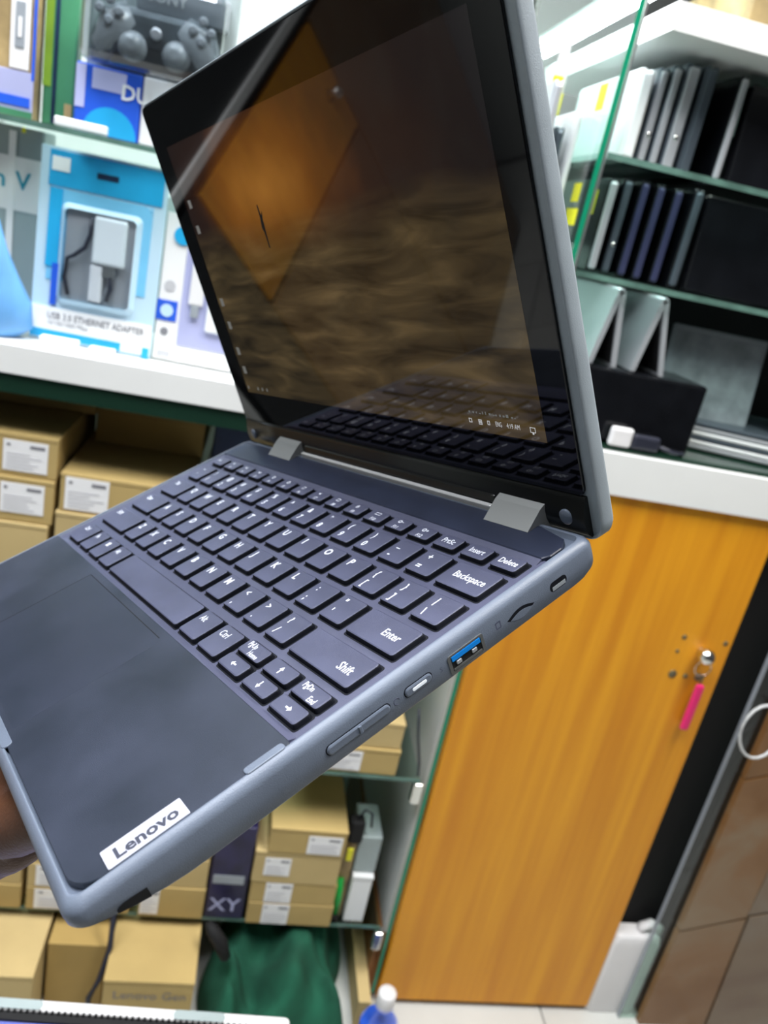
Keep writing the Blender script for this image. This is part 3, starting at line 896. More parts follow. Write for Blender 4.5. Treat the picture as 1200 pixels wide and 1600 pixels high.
for j in range(ny + 1):
    for i in range(nx + 1):
        u, v = i / nx, j / ny
        wob = 0.012 * math.sin(8 * u + 2) + 0.01 * math.sin(9 * v)
        vs.append((hx0 + (hx1 - hx0) * u + wob * (1 if v > .5 else .6), hy0 + (hy1 - hy0) * v + 0.01 * math.sin(11 * u), min(cloth_h(u, v), 0.155)))
for j in range(ny):
    for i in range(nx):
        a = j * (nx + 1) + i
        fs.append((a, a + 1, a + nx + 2, a + nx + 1))
n0 = len(vs)
vs2 = vs + [(x, y, max(0.001, z - 0.004)) for x, y, z in vs]
fs2 = fs + [tuple(reversed([k + n0 for k in f])) for f in fs]
mb = MB()
mb.add(vs2, fs2, 0, True)
o = mb.build('green_cloth', 'greencloth')
tag(o, 'crumpled dark green cloth heaped under the lowest glass shelf', 'cloth')
o = MB().tube([at(325, 1440, 0.965), at(333, 1455, 0.955), at(345, 1475, 0.95), at(352, 1495, 0.95)], [0.006, 0.011, 0.012, 0.009], 10).build('umbrella_grip', 'blackmatte')
tag(o, 'black rounded umbrella grip poking out above the green cloth', 'umbrella')

# bottle
bp = at(603, 1562, 0.90)
bt = empty('water_bottle', (bp.x, 0.90, 0))
zc = bp.z + 0.004
MB().lathe([(0.028, 0.001), (0.031, 0.006), (0.031, 0.03), (0.029, 0.045), (0.031, 0.06), (0.031, 0.082), (0.024, 0.1), (0.0135, zc - 0.014), (0.0125, zc - 0.008)], (0, 0, 0), 24).build('body', 'blister', bt)
MB().lathe([(0.0145, zc - 0.012), (0.015, zc - 0.010), (0.015, zc + 0.010), (0.0135, zc + 0.0135), (0.001, zc + 0.014)], (0, 0, 0), 24).build('cap', 'whiteplastic', bt)
MB().lathe([(0.0316, 0.048), (0.0318, 0.05), (0.0318, 0.078), (0.0316, 0.08)], (0, 0, 0), 24).build('label', 'blue', bt)
MB().lathe([(0.0148, zc - 0.0165), (0.0152, zc - 0.016), (0.0152, zc - 0.0125), (0.0148, zc - 0.012)], (0, 0, 0), 24).build('neck_ring', 'lilac', bt)
tag(bt, 'clear water bottle with white cap on the floor by the door', 'bottle')

# printed pouch on a counter, lower left foreground
zp = 0.62
pc = empty('zip_pouch', (0, 0.5013, zp), (0, 0, math.radians(-2.2)))
MB().rbox(-0.26, 0.109, -0.20, -0.0185, -0.006, -0.0022, 0.006, 0.001).build('printed_panel', marble_mat('pouch_print', (0.03, 0.06, 0.55), (0.1, 0.13, 0.5), (0.6, 0.5, 0.02)), pc)
MB().rbox(-0.26, 0.111, -0.0105, 0.0, -0.006, 0.0005, 0.004, 0.002).build('white_edge', 'whiteplastic', pc)
MB().box(-0.26, 0.085, -0.0185, -0.0106, -0.006, -0.0004).build('zip_tape', 'blackmatte', pc)
tooth = MB().box(0, 0.0022, -0.0122, -0.0098, -0.0006, 0.0014).mesh('zip_tooth', 'blackmatte')
for k in range(68):
    link('zip_tooth', tooth, pc, (-0.258 + 0.005 * k, 0, 0))
for k, x in enumerate((-0.118, 0.033)):
    MB().rbox(x - 0.022, x + 0.022, -0.0098, -0.0008, 0.0005, 0.0011, 0.004, 0.0003).build('worn_patch', 'greypanel', pc)
tag(pc, 'blue and yellow printed pouch with white edge and black zip', 'pouch')
tb = empty('counter_stand', (-0.08, 0.36, 0))
part(MB().rbox(-0.27, 0.10, 0.26, 0.49, zp - 0.03, zp - 0.0065, 0.006, 0.003), 'top', 'whiteboard', tb)
for x in (-0.25, 0.07):
    for y in (0.28, 0.46):
        part(MB().rbox(x - 0.01, x + 0.01, y - 0.01, y + 0.01, 0.0, zp - 0.0302, 0.003, 0.002), 'leg', 'steel', tb)
tag(tb, 'small white stand carrying the printed pouch', 'stand')

# ------------------------------------------------------------------ packages on the ledge
LZ = 1.0555


def fy(Y):
    return lambda x, z: (x, Y, z)


# ethernet adapter blister pack (slightly turned)
ep = empty('adapter_package', (-0.212, 1.058, LZ), (math.radians(-3), 0, math.radians(-3)))
W2, HH = 0.075, 0.228
MB().rbox(-W2, W2, 0, 0.0025, 0, HH, 0.003, 0.001).build('backing_card', 'paleblue', ep)
MB().rbox(-W2 * .86, W2 * .93, -0.0012, 0, HH * 0.81, HH * 0.985, 0.004, 0.0004).build('header', 'cyan', ep)
MB().box(-W2 * .80, W2 * .80, -0.0010, 0, HH * 0.33, HH * 0.80).build('blue_panel', 'skyblue', ep)
MB().box(-W2 * .82, -W2 * .62, -0.0022, -0.001, HH * 0.40, HH * 0.80).build('side_band', 'cyan', ep)
MB().rbox(-W2 * .12, W2 * .22, -0.0018, -0.0012, HH * 0.885, HH * 0.915, 0.004, 0.0002).build('hang_hole', 'navy', ep)
MB().rbox(-W2 * .82, -W2 * .54, -0.002, -0.0012, HH * 0.885, HH * 0.955, 0.003, 0.0003).build('price_sticker', 'paper', ep)
fr = MB()
for ins, y in ((0.0, -0.001), (0.006, -0.022)):
    pass
o1 = rrect(-W2 * .62, W2 * .66, HH * 0.22, HH * 0.74, 0.008, 4)
o2 = rrect(-W2 * .54, W2 * .58, HH * 0.245, HH * 0.715, 0.006, 4)
fr.loft([[(x, -0.001, z) for x, z in o1], [(x, -0.008, z) for x, z in o2]], cap0=False, cap1=False)
fr.build('blister_frame', 'paleblue', ep)
MB().prism(o2, 'y', -0.0150, -0.0145).build('blister_front', 'blister', ep)
MB().box(-W2 * .53, W2 * .57, -0.0016, -0.0008, HH * 0.245, HH * 0.715).build('tray', 'silver', ep)
ad = MB().rbox(-0.005, 0.034, -0.014, -0.003, HH * 0.46, HH * 0.70, 0.004, 0.003).build('adapter', 'whitelap', ep)
MB().rbox(0.008, 0.024, -0.012, -0.005, HH * 0.40, HH * 0.459, 0.002, 0.001).build('plug', 'steel', ad)
MB().rbox(-0.006, 0.010, -0.012, -0.003, HH * 0.26, HH * 0.45, 0.003, 0.002).build('plug_cover', 'whiteplastic', ep)
MB().tube([(-0.008, -0.008, HH * .69), (-0.009, -0.009, HH * .6), (-0.014, -0.009, HH * .53), (-0.026, -0.009, HH * .48), (-0.034, -0.008, HH * .46), (-0.036, -0.008, HH * .36), (-0.03, -0.008, HH * .27)], 0.0028, 8).build('cable', 'cable', ep)
MB().tube([(0.018, -0.008, HH * .42), (0.02, -0.008, HH * .34), (0.016, -0.008, HH * .27)], 0.003, 8).build('cable', 'cable', ep)
MB().box(-W2 * .70, -W2 * .60, -0.003, -0.0022, HH * 0.2, HH * 0.42).build('side_mark', 'blue', ep)
lb = MB().box(-W2 * .98, W2 * .98, -0.002, 0, HH * 0.02, HH * 0.185).build('label_band', 'paper', ep)
mb = MB()
put_text(mb, 'USB 3.0 ETHERNET ADAPTER', -W2 * .72, HH * 0.125, 0.0115, lambda x, z: (x, -0.0026, z), sx=0.8, bold=0.012)
put_text(mb, '10/100/1000 Mbps', -W2 * .72, HH * 0.09, 0.0085, lambda x, z: (x, -0.0026, z), sx=0.8)
mb.build('lettering', 'ink', lb)
MB().box(-W2 * .98, W2 * .5, -0.0028, -0.0018, HH * 0.018, HH * 0.062).build('blue_stripe', 'cyan', ep)
MB().box(W2 * .86, W2 * .97, -0.0028, -0.0018, HH * 0.0, HH * 0.06).build('corner_mark', 'cyan', ep)
MB().tube([(W2 * .72, -0.013, HH * .80), (W2 * .80, -0.012, HH * .785), (W2 * .83, -0.012, HH * .755)], 0.002, 6).build('blister_rib', 'blister', ep)
tag(ep, 'blue and white hanging blister pack holding an ethernet adapter', 'package')

# white box with blue round logo, beside the lid
hp = empty('white_adapter_package', (-0.062, 1.055, LZ + 0.0022), (math.radians(-3), 0, math.radians(-3)))
MB().rbox(-0.074, 0.085, 0, 0.03, 0, 0.18, 0.002, 0.001).build('body', 'paper', hp)
MB().rbox(-0.045, 0.08, -0.0012, 0, 0.022, 0.165, 0.004, 0.0003).build('lilac_panel', 'lilac', hp)
MB().rbox(-0.012, 0.06, -0.007, -0.0012, 0.045, 0.105, 0.008, 0.003).build('adapter', 'whitelap', hp)
MB().rbox(-0.036, -0.018, -0.006, -0.0012, 0.075, 0.15, 0.004, 0.002).build('connector', 'whiteplastic', hp)
MB().rbox(-0.032, -0.022, -0.007, -0.0012, 0.06, 0.075, 0.002, 0.001).build('connector_tip', 'greyitem', hp)
MB().box(-0.0745, -0.049, -0.0014, 0, 0.05, 0.075).build('blue_square', 'blue', hp)
MB().lathe([(0.008, -0.0014), (0.008, -0.002)], (-0.0615, 0, 0.0625), 20, 'y').build('round_logo', 'paleblue', hp)
MB().lathe([(0.007, 0), (0.007, -0.001)], (-0.061, 0, 0.093), 20, 'y').build('grey_seal', 'inkgrey', hp)
MB().lathe([(0.005, 0), (0.005, -0.001)], (-0.062, 0, 0.036), 16, 'y').build('dark_seal', 'ink', hp)
MB().rbox(-0.068, -0.052, -0.001, 0, 0.004, 0.012, 0.001, 0.0002).build('small_print', 'inkgrey', hp)
MB().lathe([(0.010, -0.001), (0.011, -0.0014), (0.011, -0.0022)], (-0.052, 0, 0.155), 20, 'y').build('top_seal', 'cyan', hp)
tag(hp, 'white package with lilac window and blue square by the laptop lid', 'package')

# pale box with letters, far left; light blue bag
vb = empty('pale_package', (-0.33, 1.10, LZ))
part(MB().rbox(-0.42, -0.29, 1.10, 1.15, LZ, 1.30 - 0.004, 0.003, 0.002), 'body', 'greypanel', vb)
part(MB().box(-0.42, -0.2905, 1.0990, 1.0998, 1.20, 1.262), 'band', 'paper', vb)
mb = MB()
put_text(mb, 'n', -0.346, 1.226, 0.028, lambda x, z: (x, 1.0984, z), bold=0.02)
part(mb, 'lettering', 'teal', vb)
mb = MB()
put_text(mb, 'V', -0.321, 1.226, 0.028, lambda x, z: (x, 1.0984, z), bold=0.02)
part(mb, 'lettering', 'teal', vb)
part(MB().box(-0.330, -0.322, 1.0975, 1.0988, 1.07, 1.29), 'clear_rib', 'paper', vb)
part(MB().box(-0.316, -0.312, 1.0975, 1.0988, 1.29, 1.296), 'yellow_mark', 'yellow', vb)
tag(vb, 'pale grey package with teal letters at the left edge', 'package')
rings = []
for k, (z, s) in enumerate(((1.0565, 0.75), (1.07, 1.0), (1.10, 0.95), (1.13, 0.72), (1.16, 0.5), (1.19, 0.28), (1.205, 0.08))):
    rings.append([(-0.335 + 0.052 * s * math.cos(a) * (1 + .12 * math.sin(3 * a + k)), 1.045 + 0.028 * s * math.sin(a) * (1 + .1 * math.cos(4 * a + k)), z) for a in [i * math.pi / 9 for i in range(18)]])
o = MB().loft(rings, smooth=True).build('blue_bag', 'bluecloth')
tag(o, 'light blue plastic bag slumped on the ledge at the left edge', 'bag')
o = MB().rbox(-0.262, -0.218, 1.012, 1.03, LZ, 1.069, 0.002, 0.001).build('price_tag', 'paper')
tag(o, 'small white price tag on the ledge before the blue pack', 'price tag')
o = MB().rbox(-0.205, -0.175, 1.012, 1.03, LZ, 1.066, 0.002, 0.001).build('price_tag', 'whiteplastic')
tag(o, 'smaller white price tag at the right of the blue pack foot', 'price tag')

# upper shelf: game controller pack
US = 1.3045
gc = empty('controller_package', (-0.17, 1.055, US))
part(MB().rbox(-0.244, -0.08, 1.075, 1.085, US, 1.52, 0.004, 0.002), 'backing_card', 'greypanel', gc)
bs = part(MB().rbox(-0.247, -0.175, 1.045, 1.0745, US, 1.376, 0.003, 0.002), 'blue_base', 'blue', gc)
MB().box(-0.229, -0.192, 1.0442, 1.045, 1.352, 1.373).build('lilac_square', 'lilac', bs)
MB().box(-0.2465, -0.236, 1.0442, 1.045, 1.33, 1.374).build('lilac_stripe', 'lilac', bs)
MB().prism([(-0.207 + 0.03 * math.cos(a * math.pi / 16), 1.3055 + 0.03 * math.sin(a * math.pi / 16)) for a in range(17)], 'y', 1.0440, 1.0448).build('blue_disc', 'cyan', bs)
part(MB().rbox(-0.174, -0.08, 1.045, 1.0745, US, 1.376, 0.003, 0.002), 'white_base', 'paper', gc)
mb = MB()
put_text(mb, 'DUAL', -0.197, 1.347, 0.022, lambda x, z: (x, 1.0435, z), bold=0.02)
part(mb, 'lettering', 'whitelap', gc)
mb = MB()
put_text(mb, 'SONY', -0.178, 1.452, 0.016, lambda x, z: (x, 1.0475, z), bold=0.02)
part(mb, 'lettering', 'whitelap', gc)
part(MB().rbox(-0.19, -0.09, 1.05, 1.0745, 1.44, 1.47, 0.003, 0.002), 'name_bar', 'greyitem', gc)
# controller: two grips, centre, sticks, pads
pcx, pcz = -0.165, 1.42
bod = MB()
for sx in (-1, 1):
    bod.tube([(pcx + sx * 0.028, 1.06, pcz + 0.012), (pcx + sx * 0.048, 1.058, pcz), (pcx + sx * 0.058, 1.056, pcz - 0.022), (pcx + sx * 0.062, 1.056, pcz - 0.04)], [0.018, 0.022, 0.016, 0.008], 14)
bod.rbox(pcx - 0.045, pcx + 0.045, 1.046, 1.073, pcz - 0.014, pcz + 0.022, 0.008, 0.008)
part(bod, 'controller_body', 'smoke', gc)
for sx in (-1, 1):
    part(MB().lathe([(0.0155, 0), (0.016, -0.006), (0.009, -0.008), (0.009, -0.016), (0.0125, -0.018), (0.012, -0.022), (0.004, -0.024)], (pcx + sx * 0.024, 1.05, pcz - 0.018), 20, 'y'), 'thumb_stick', 'smoke', gc)
    for a in range(4):
        an = a * math.pi / 2
        part(MB().lathe([(0.0052, 0), (0.0052, -0.004), (0.003, -0.0055)], (pcx + sx * 0.05 + 0.010 * math.cos(an), 1.04, pcz + 0.012 + 0.010 * math.sin(an)), 12, 'y'), 'button', 'greyitem', gc)
part(MB().lathe([(0.0065, 0), (0.0065, -0.003), (0.004, -0.004)], (pcx, 1.046, pcz), 14, 'y'), 'home_button', 'silver', gc)
part(MB().rbox(-0.242, -0.09, 1.0185, 1.0445, 1.3775, 1.47, 0.012, 0.010), 'blister', 'smokeblister', gc)
tag(gc, 'clear-fronted game controller pack with blue printed base', 'package')

# green / tan packs, upper left
o = empty('green_package', (-0.265, 1.06, US))
part(MB().rbox(-0.287, -0.252, 1.065, 1.09, US, 1.50, 0.003, 0.002), 'body', 'greencard', o)
part(MB().box(-0.262, -0.254, 1.0642, 1.065, US + 0.002, 1.33), 'tan_foot', 'tan', o)
part(MB().box(-0.287, -0.278, 1.0642, 1.065, US + 0.04, 1.50), 'lime_band', 'limecard', o)
part(MB().box(-0.276, -0.272, 1.0638, 1.065, US + 0.002, 1.47), 'dark_edge', 'navy', o)
tag(o, 'narrow green package between the tan pack and controller pack', 'package')
o = empty('tan_package', (-0.33, 1.05, US))
part(MB().rbox(-0.42, -0.291, 1.05, 1.08, US, 1.50, 0.003, 0.002), 'body', 'tan', o)
part(MB().rbox(-0.42, -0.292, 1.048, 1.0502, US + 0.002, 1.352, 0.002, 0.0004), 'blue_foot', 'lilac', o)
part(MB().box(-0.42, -0.295, 1.0470, 1.048, 1.316, 1.326), 'print_strip', 'blue', o)
part(MB().box(-0.42, -0.292, 1.0470, 1.048, US + 0.0005, 1.312), 'green_foot', 'greencard', o)
part(MB().box(-0.318, -0.298, 1.0478, 1.0498, 1.354, 1.46), 'white_label', 'paper', o)
part(MB().rbox(-0.313, -0.303, 1.0466, 1.0477, 1.375, 1.42, 0.001, 0.0004), 'stick_picture', 'greyitem', o)
part(MB().rbox(-0.310, -0.306, 1.0458, 1.0465, 1.385, 1.405, 0.0008, 0.0002), 'stick_window', 'paper', o)
part(MB().box(-0.2945, -0.2915, 1.0478, 1.0498, US + 0.04, 1.50), 'blue_edge', 'blue', o)
tag(o, 'tan package with white label and blue foot at the upper left', 'package')
o = MB().rbox(-0.262, -0.205, 1.022, 1.034, US, US + 0.010, 0.003, 0.002).build('white_strip', 'whitelap')
tag(o, 'small glossy white strip at the front of the upper glass shelf', 'price strip')
o = MB().rbox(-0.23, -0.05, 1.25, 1.32, LZ, 1.25, 0.004, 0.002).build('pale_carton', 'greypanel')
tag(o, 'pale carton at the back of the ledge behind the blue pack', 'carton')

# ------------------------------------------------------------------ laptop (local units: millimetres, x along the hinge, y to the hinge, z up)
LAP = Matrix(((0.43872842, 0.76305853, -0.47461464, -0.15629233),
              (-0.87526018, 0.48250176, -0.03334165, 0.41504625),
              (0.20356076, 0.43003923, 0.87956198, 1.04092197 + 0.0),
              (0, 0, 0, 1)))
lap = empty('laptop')
lap.matrix_world = LAP
tag(lap, 'open blue-grey laptop with black keys held up in a hand', 'laptop')
K = 0.001


def lp(mb_fn, name, m, parent=None, **kw):
    mb = MB(K)
    mb_fn(mb)
    return mb.build(name, m, parent or lap, **kw)


def taper(y, z):
    # the underside sweeps up towards the front edge and the hinge edge
    if z > -3:
        return z
    t = max(0.0, min(1.0, y / 38))
    d = 7.0 + 8.2 * (1 - (1 - t) ** 2)
    t2 = max(0.0, min(1.0, (207 - y) / 13))
    d = min(d, 8.6 + 6.6 * (1 - (1 - t2) ** 2))
    return -3 + (z + 3) * (d - 3) / 12.2


def densify(ring, step=4.0):
    out = []
    for i, p in enumerate(ring):
        q = ring[(i + 1) % len(ring)]
        out.append(p)
        L = math.hypot(q[0] - p[0], q[1] - p[1])
        n = 12 if L > 100 else 1
        if L > 100:
            fr = [.02, .04, .065, .095, .13, .17, .5, .83, .87, .905, .935, .96, .98]
            out += [(p[0] + (q[0] - p[0]) * f, p[1] + (q[1] - p[1]) * f) for f in fr]
    return out


def f_shell(mb):
    rings = []
    for z, ins in ((-15.2, 5.0), (-15.0, 2.0), (-14.3, 0.9), (-13.7, 0.35), (-13.4, 0.05), (-8, 0.0), (-3.4, 0.1), (-2.4, 0.35), (-1.4, 0.9), (-0.5, 1.9), (0.05, 3.0), (0.15, 3.6), (-0.1, 3.9), (-2.5, 4.0)):
        rings.append([(x, y, taper(y, z)) for x, y in densify(rrect(-1.5 + ins, 291.6 - ins, 0 + ins, 207 - ins, 5.5 - ins * .5, 6))])
    mb.loft(rings, smooth=True)


lp(f_shell, 'base_shell', 'rubber')


def f_palm(mb):
    rings = []
    for z, ins in ((-2.4, 0), (-0.25, 0), (0.0, 0.25)):
        ring = []
        for cx, cy, a0, r in ((288 - 2, 73.5 - 2, 0, 2), (3 + 2, 73.5 - 2, 90, 2), (3 + 10, 4.8 + 10, 180, 10), (288 - 10, 4.8 + 10, 270, 10)):
            for i in range(7):
                a = math.radians(a0 + 15 * i)
                ring.append((cx + (r - ins) * math.cos(a), cy + (r - ins) * math.sin(a), z))
        rings.append(ring)
    mb.loft(rings)


lp(f_palm, 'palm_rest', 'palm')
lp(lambda mb: mb.rbox(3, 288, 73.0, 186, -2.4, -1.0, 1.5, 0.2), 'keyboard_tray', 'tray')
# sloped lip from the keyboard tray up to the palm rest and the rear deck
lp(lambda mb: mb.prism([(73.4, -1.0), (76.0, -1.0), (73.4, 0.0)], 'x', 12, 286), 'tray_lip', 'tray')
lp(lambda mb: mb.prism([(186.0, -1.0), (182.0, -1.0), (184.0, -0.4), (186.0, 0.1)], 'x', 8, 285), 'tray_slope', 'tray')


def f_rear(mb):
    rings = []
    for z, ins in ((-2.4, 0), (0.0, 0), (0.35, 0.4)):
        rings.append([(x, y, z) for x, y in [(5 + ins, 185.2 + ins), (285 - ins, 185.2 + ins), (287 - ins, 188), (287 - ins, 194), (283 - ins, 199.5 - ins), (268, 202.8 - ins), (24, 202.8 - ins), (9 + ins, 199.5 - ins), (5 + ins, 196)]])
    mb.loft(rings)


lp(f_rear, 'rear_deck', 'reardeck')
lp(lambda mb: mb.rbox(76, 239, 203.4, 205.6, -1.0, 2.6, 0.8, 0.5), 'hinge_trim', 'trimsilver')
tp = lp(lambda mb: mb.rbox(85, 187, 9, 69.3, -0.6, 0.03, 0.6, 0.02), 'touchpad', 'pad')


def f_groove(mb):
    mb.box(84.6, 85.0, 9, 69.6, -0.1, 0.04)
    mb.box(85.0, 184, 69.3, 69.7, -0.1, 0.04)


MBg = lp(f_groove, 'touchpad_groove', 'blackmatte', tp)
# rim tabs
lp(lambda mb: mb.rbox(285.2, 288.6, 57.5, 71.5, -0.4, 0.55, 1.2, 0.4), 'rim_tab', 'rubber')
lp(lambda mb: mb.rbox(100, 197, 3.0, 7.0, -0.4, 0.4, 1.8, 0.3), 'lid_lip', 'rubber')
# logo plate
pl = lp(lambda mb: mb.rbox(278.7, 287.3, 14.7, 39.6, -0.2, 0.3, 0.5, 0.15), 'logo_plate', 'logo')


def f_logo(mb):
    vs_, fs_, w, h = glyphs('Lenovo', 0.03)
    L_, sz = 19.6, 6.6
    sxx = L_ / w
    mb.add([(285.5 - v[1] * sz, 17.6 + v[0] * sxx, 0.36) for v in vs_], fs_)


lp(f_logo, 'lettering', 'logotext', pl)


# keys
def key_mesh(w, d):
    mb = MB(K)
    rings = []
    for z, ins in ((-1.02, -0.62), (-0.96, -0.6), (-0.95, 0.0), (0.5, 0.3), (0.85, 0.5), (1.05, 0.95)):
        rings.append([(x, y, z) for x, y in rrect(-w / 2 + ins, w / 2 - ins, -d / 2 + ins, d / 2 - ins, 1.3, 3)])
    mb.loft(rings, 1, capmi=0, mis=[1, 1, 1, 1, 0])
    return mb.mesh('key', ['keytop', 'gapshade'])


_km = {}
ZL = 1.09


def key(xl, xr, yf, yb, legends):
    w, d = round(xr - xl, 2), round(yb - yf, 2)
    if (w, d) not in _km:
        _km[(w, d)] = key_mesh(w, d)
    o = link('key', _km[(w, d)], lap, ((xl + xr) / 2 * K, (yf + yb) / 2 * K, 0))
    if legends:
        mb = MB(K)
        for lg in legends:
            if lg[0] == 'poly':
                mb.add([(p[0], p[1], ZL) for p in lg[1]], [tuple(range(len(lg[1])))])
            else:
                body, fx, fyy, size, al = lg[:5]
                sx = lg[5] if len(lg) > 5 else 0.95
                x = -w / 2 + fx if al == 'l' else (w / 2 - fx if al == 'r' else fx)
                size *= 1.22
                put_text(mb, body, x, -d / 2 + fyy - size * 0.1, size, lambda a, b: (a, b, ZL), al, sx, 0.026 if len(body) < 2 else 0.010)
        mb.build('legend', 'legend', o)
    return o


G = 3.75
ROWY = {1: 154.3, 2: 135.3, 3: 116.3, 4: 97.3}
KD = 15.1


def letter(c):
    return [(c, 3.0, 9.2, 4.6, 'l')]


def dual(lo, hi):
    return [(hi, 3.6, 9.6, 3.9, 'l'), (lo, 3.6, 3.0, 4.1, 'l')]


def row(r, x0, n, items, left, right):
    """left/right: (legend, x edge)"""
    y = ROWY[r]
    if left:
        key(14.0, x0 - 18.9, y, y + KD, left)
    for i, it in enumerate(items):
        xr = x0 + 18.9 * i
        key(xr - 18.9 + G, xr, y, y + KD, it)
    xl = x0 + 18.9 * (len(items) - 1) + G
    key(xl, 283.0, y, y + KD, right)


row(1, 47.15, 12, [dual(a, b) for a, b in zip('1234567890-=', '!@#$%^&*()_+')], dual('`', '~'),
    [('Backspace', 3.2, 6.6, 4.1, 'r', 0.82)])
row(2, 55.87, 12, [letter(c) for c in 'QWERTYUIOP'] + [dual('[', '{'), dual(']', '}')], [('Tab', 3.0, 9.6, 3.6, 'l', .85)], dual('\\', '|'))
row(3, 60.43, 11, [letter(c) for c in 'ASDFGHJKL'] + [dual(';', ':'), dual("'", '"')], [('Caps', 3.0, 9.6, 3.6, 'l', .85)],
    [('Enter', 5.0, 6.4, 4.2, 'r', 0.85)])
row(4, 69.61, 10, [letter(c) for c in 'ZXCVBNM'] + [dual(',', '<'), dual('.', '>'), dual('/', '?')], [('Shift', 3.0, 9.6, 3.6, 'l', .85)],
    [('Shift', 5.2, 5.2, 4.4, 'r', 0.85)])
y5 = 77.0
key(14.0, 33.2, y5, y5 + KD, [('Ctrl', 3, 9.6, 3.6, 'l', .85)])
key(33.2 + G - 1, 50.7, y5, y5 + KD, [('Fn', 3, 9.6, 3.6, 'l', .85)])
win = [('poly', [(x, y), (x + 1.4, y), (x + 1.4, y + 1.4), (x, y + 1.4)]) for x in (-2.6, -1.0) for y in (1.4, 3.0)]
key(50.7 + G - 1, 68.9, y5, y5 + KD, win)
key(68.9 + G - 1, 88.2, y5, y5 + KD, [('Alt', 3, 9.6, 3.6, 'l', .85)])
key(88.2 + G - 1, 183.0, y5, y5 + KD, None)
key(183.0 + G - 1, 202.2, y5, y5 + KD, [('Alt', 3.2, 9.4, 3.6, 'l', .85)])
key(202.2 + G - 1, 221.6, y5, y5 + KD, [('Ctrl', 3.2, 9.4, 3.8, 'l', .85)])


def arrow(dx, dy):
    # arrow pointing along (dx, dy)
    sh = [(-1.7, -0.35), (0.2, -0.35), (0.2, -1.2), (1.8, 0), (0.2, 1.2), (0.2, 0.35), (-1.7, 0.35)]
    return [('poly', [(x * dx - y * dy, x * dy + y * dx) for x, y in sh])]


xs = [(221.6 + G - 1, 241.8), (241.8 + G - 1, 262.4), (262.4 + G - 1, 283.0)]
for (a, b), lo, hi in zip(xs, (arrow(-1, 0), arrow(0, -1), arrow(1, 0)),
                          ([('PgUp', 2.6, 4.6, 2.9, 'l', .8), ('Home', 3.2, 1.2, 2.7, 'r', .8)], arrow(0, 1), [('PgDn', 2.6, 4.6, 2.9, 'l', .8), ('End', 3.4, 1.2, 2.9, 'r', .8)])):
    key(a, b, 77.0, 84.5, lo)
    key(a, b, 85.5, 93.3, hi)


def ring_icon(cx, cy, r):
    out = []
    for i in range(8):
        a, b = 2 * math.pi * i / 8, 2 * math.pi * (i + 1) / 8
        out.append(('poly', [(cx + r * math.cos(a), cy + r * math.sin(a)), (cx + r * math.cos(b), cy + r * math.sin(b)),
                             (cx + r * .55 * math.cos(b), cy + r * .55 * math.sin(b)), (cx + r * .55 * math.cos(a), cy + r * .55 * math.sin(a))]))
    return out


def rect_icon(cx, cy, w, h, t=0.3):
    return [('poly', [(cx - w, cy - h), (cx + w, cy - h), (cx + w, cy - h + t), (cx - w, cy - h + t)]),
            ('poly', [(cx - w, cy + h - t), (cx + w, cy + h - t), (cx + w, cy + h), (cx - w, cy + h)]),
            ('poly', [(cx - w, cy - h), (cx - w + t, cy - h), (cx - w + t, cy + h), (cx - w, cy + h)]),
            ('poly', [(cx + w - t, cy - h), (cx + w, cy - h), (cx + w, cy + h), (cx + w - t, cy + h)])]


def tri_icon(cx, cy, s, extra=0):
    out = [('poly', [(cx - s, cy - .4), (cx - s * .4, cy - .4), (cx + .2, cy - 1), (cx + .2, cy + 1), (cx - s * .4, cy + .4), (cx - s, cy + .4)])]
    for k in range(extra):
        out.append(('poly', [(cx + .7 + .6 * k, cy - .7), (cx + 1.0 + .6 * k, cy - .7), (cx + 1.0 + .6 * k, cy + .7), (cx + .7 + .6 * k, cy + .7)]))
    return out


icons = [tri_icon(-.6, 1.6, 1.6), tri_icon(-.6, 1.6, 1.6, 1), tri_icon(-.6, 1.6, 1.6, 2), ring_icon(-.4, 1.6, 1.2), ring_icon(-.4, 1.7, 1.2),
         rect_icon(-.4, 1.6, 1.3, 1), tri_icon(-.4, 1.6, 1.4), rect_icon(-.4, 1.6, 1.4, 1), rect_icon(-.4, 1.4, .9, .7) + ring_icon(-.4, 2.1, .7),
         rect_icon(-.4, 1.6, 1.9, .9), ring_icon(-.6, 1.6, 1.1) + [('poly', [(.9, 1.4), (1.9, 1.4), (1.9, 1.75), (.9, 1.75)])],
         ring_icon(-.6, 1.6, 1.2) + [('poly', [(.9, 1.4), (2.1, 1.4), (2.1, 1.75), (.9, 1.75)]), ('poly', [(1.33, .9), (1.67, .9), (1.67, 2.3), (1.33, 2.3)])]]
for k in range(16):
    xr = 25.6 + 17.2 * k
    if k == 0:
        lg = [('Esc', 2.6, 4.2, 2.8, 'l', .85)]
    elif k <= 12:
        lg = icons[k - 1] + [('F%d' % k, 0.6, 1.1, 2.4, 'c', .85)]
    else:
        lg = [(('PrtSc', 'Insert', 'Delete')[k - 13], 0, 3.6, 3.5, 'c', 0.82)]
    key(xr - 17.2 + 3.3, xr, 172.4, 181.0, lg)

# side fittings on the right edge (x = 291.6)
XS = 291.55


def pill(mb, y0, y1, z0, z1, x0, x1, e=0.5):
    r = (z1 - z0) / 2
    a = rrect(y0, y1, z0, z1, r, 5)
    b = rrect(y0 + e, y1 - e, z0 + e, z1 - e, r - e, 5)
    mb.loft([[(x0, p[0], p[1]) for p in a], [(x1 - e * .5, p[0], p[1]) for p in a], [(x1, p[0], p[1]) for p in b]], smooth=False)


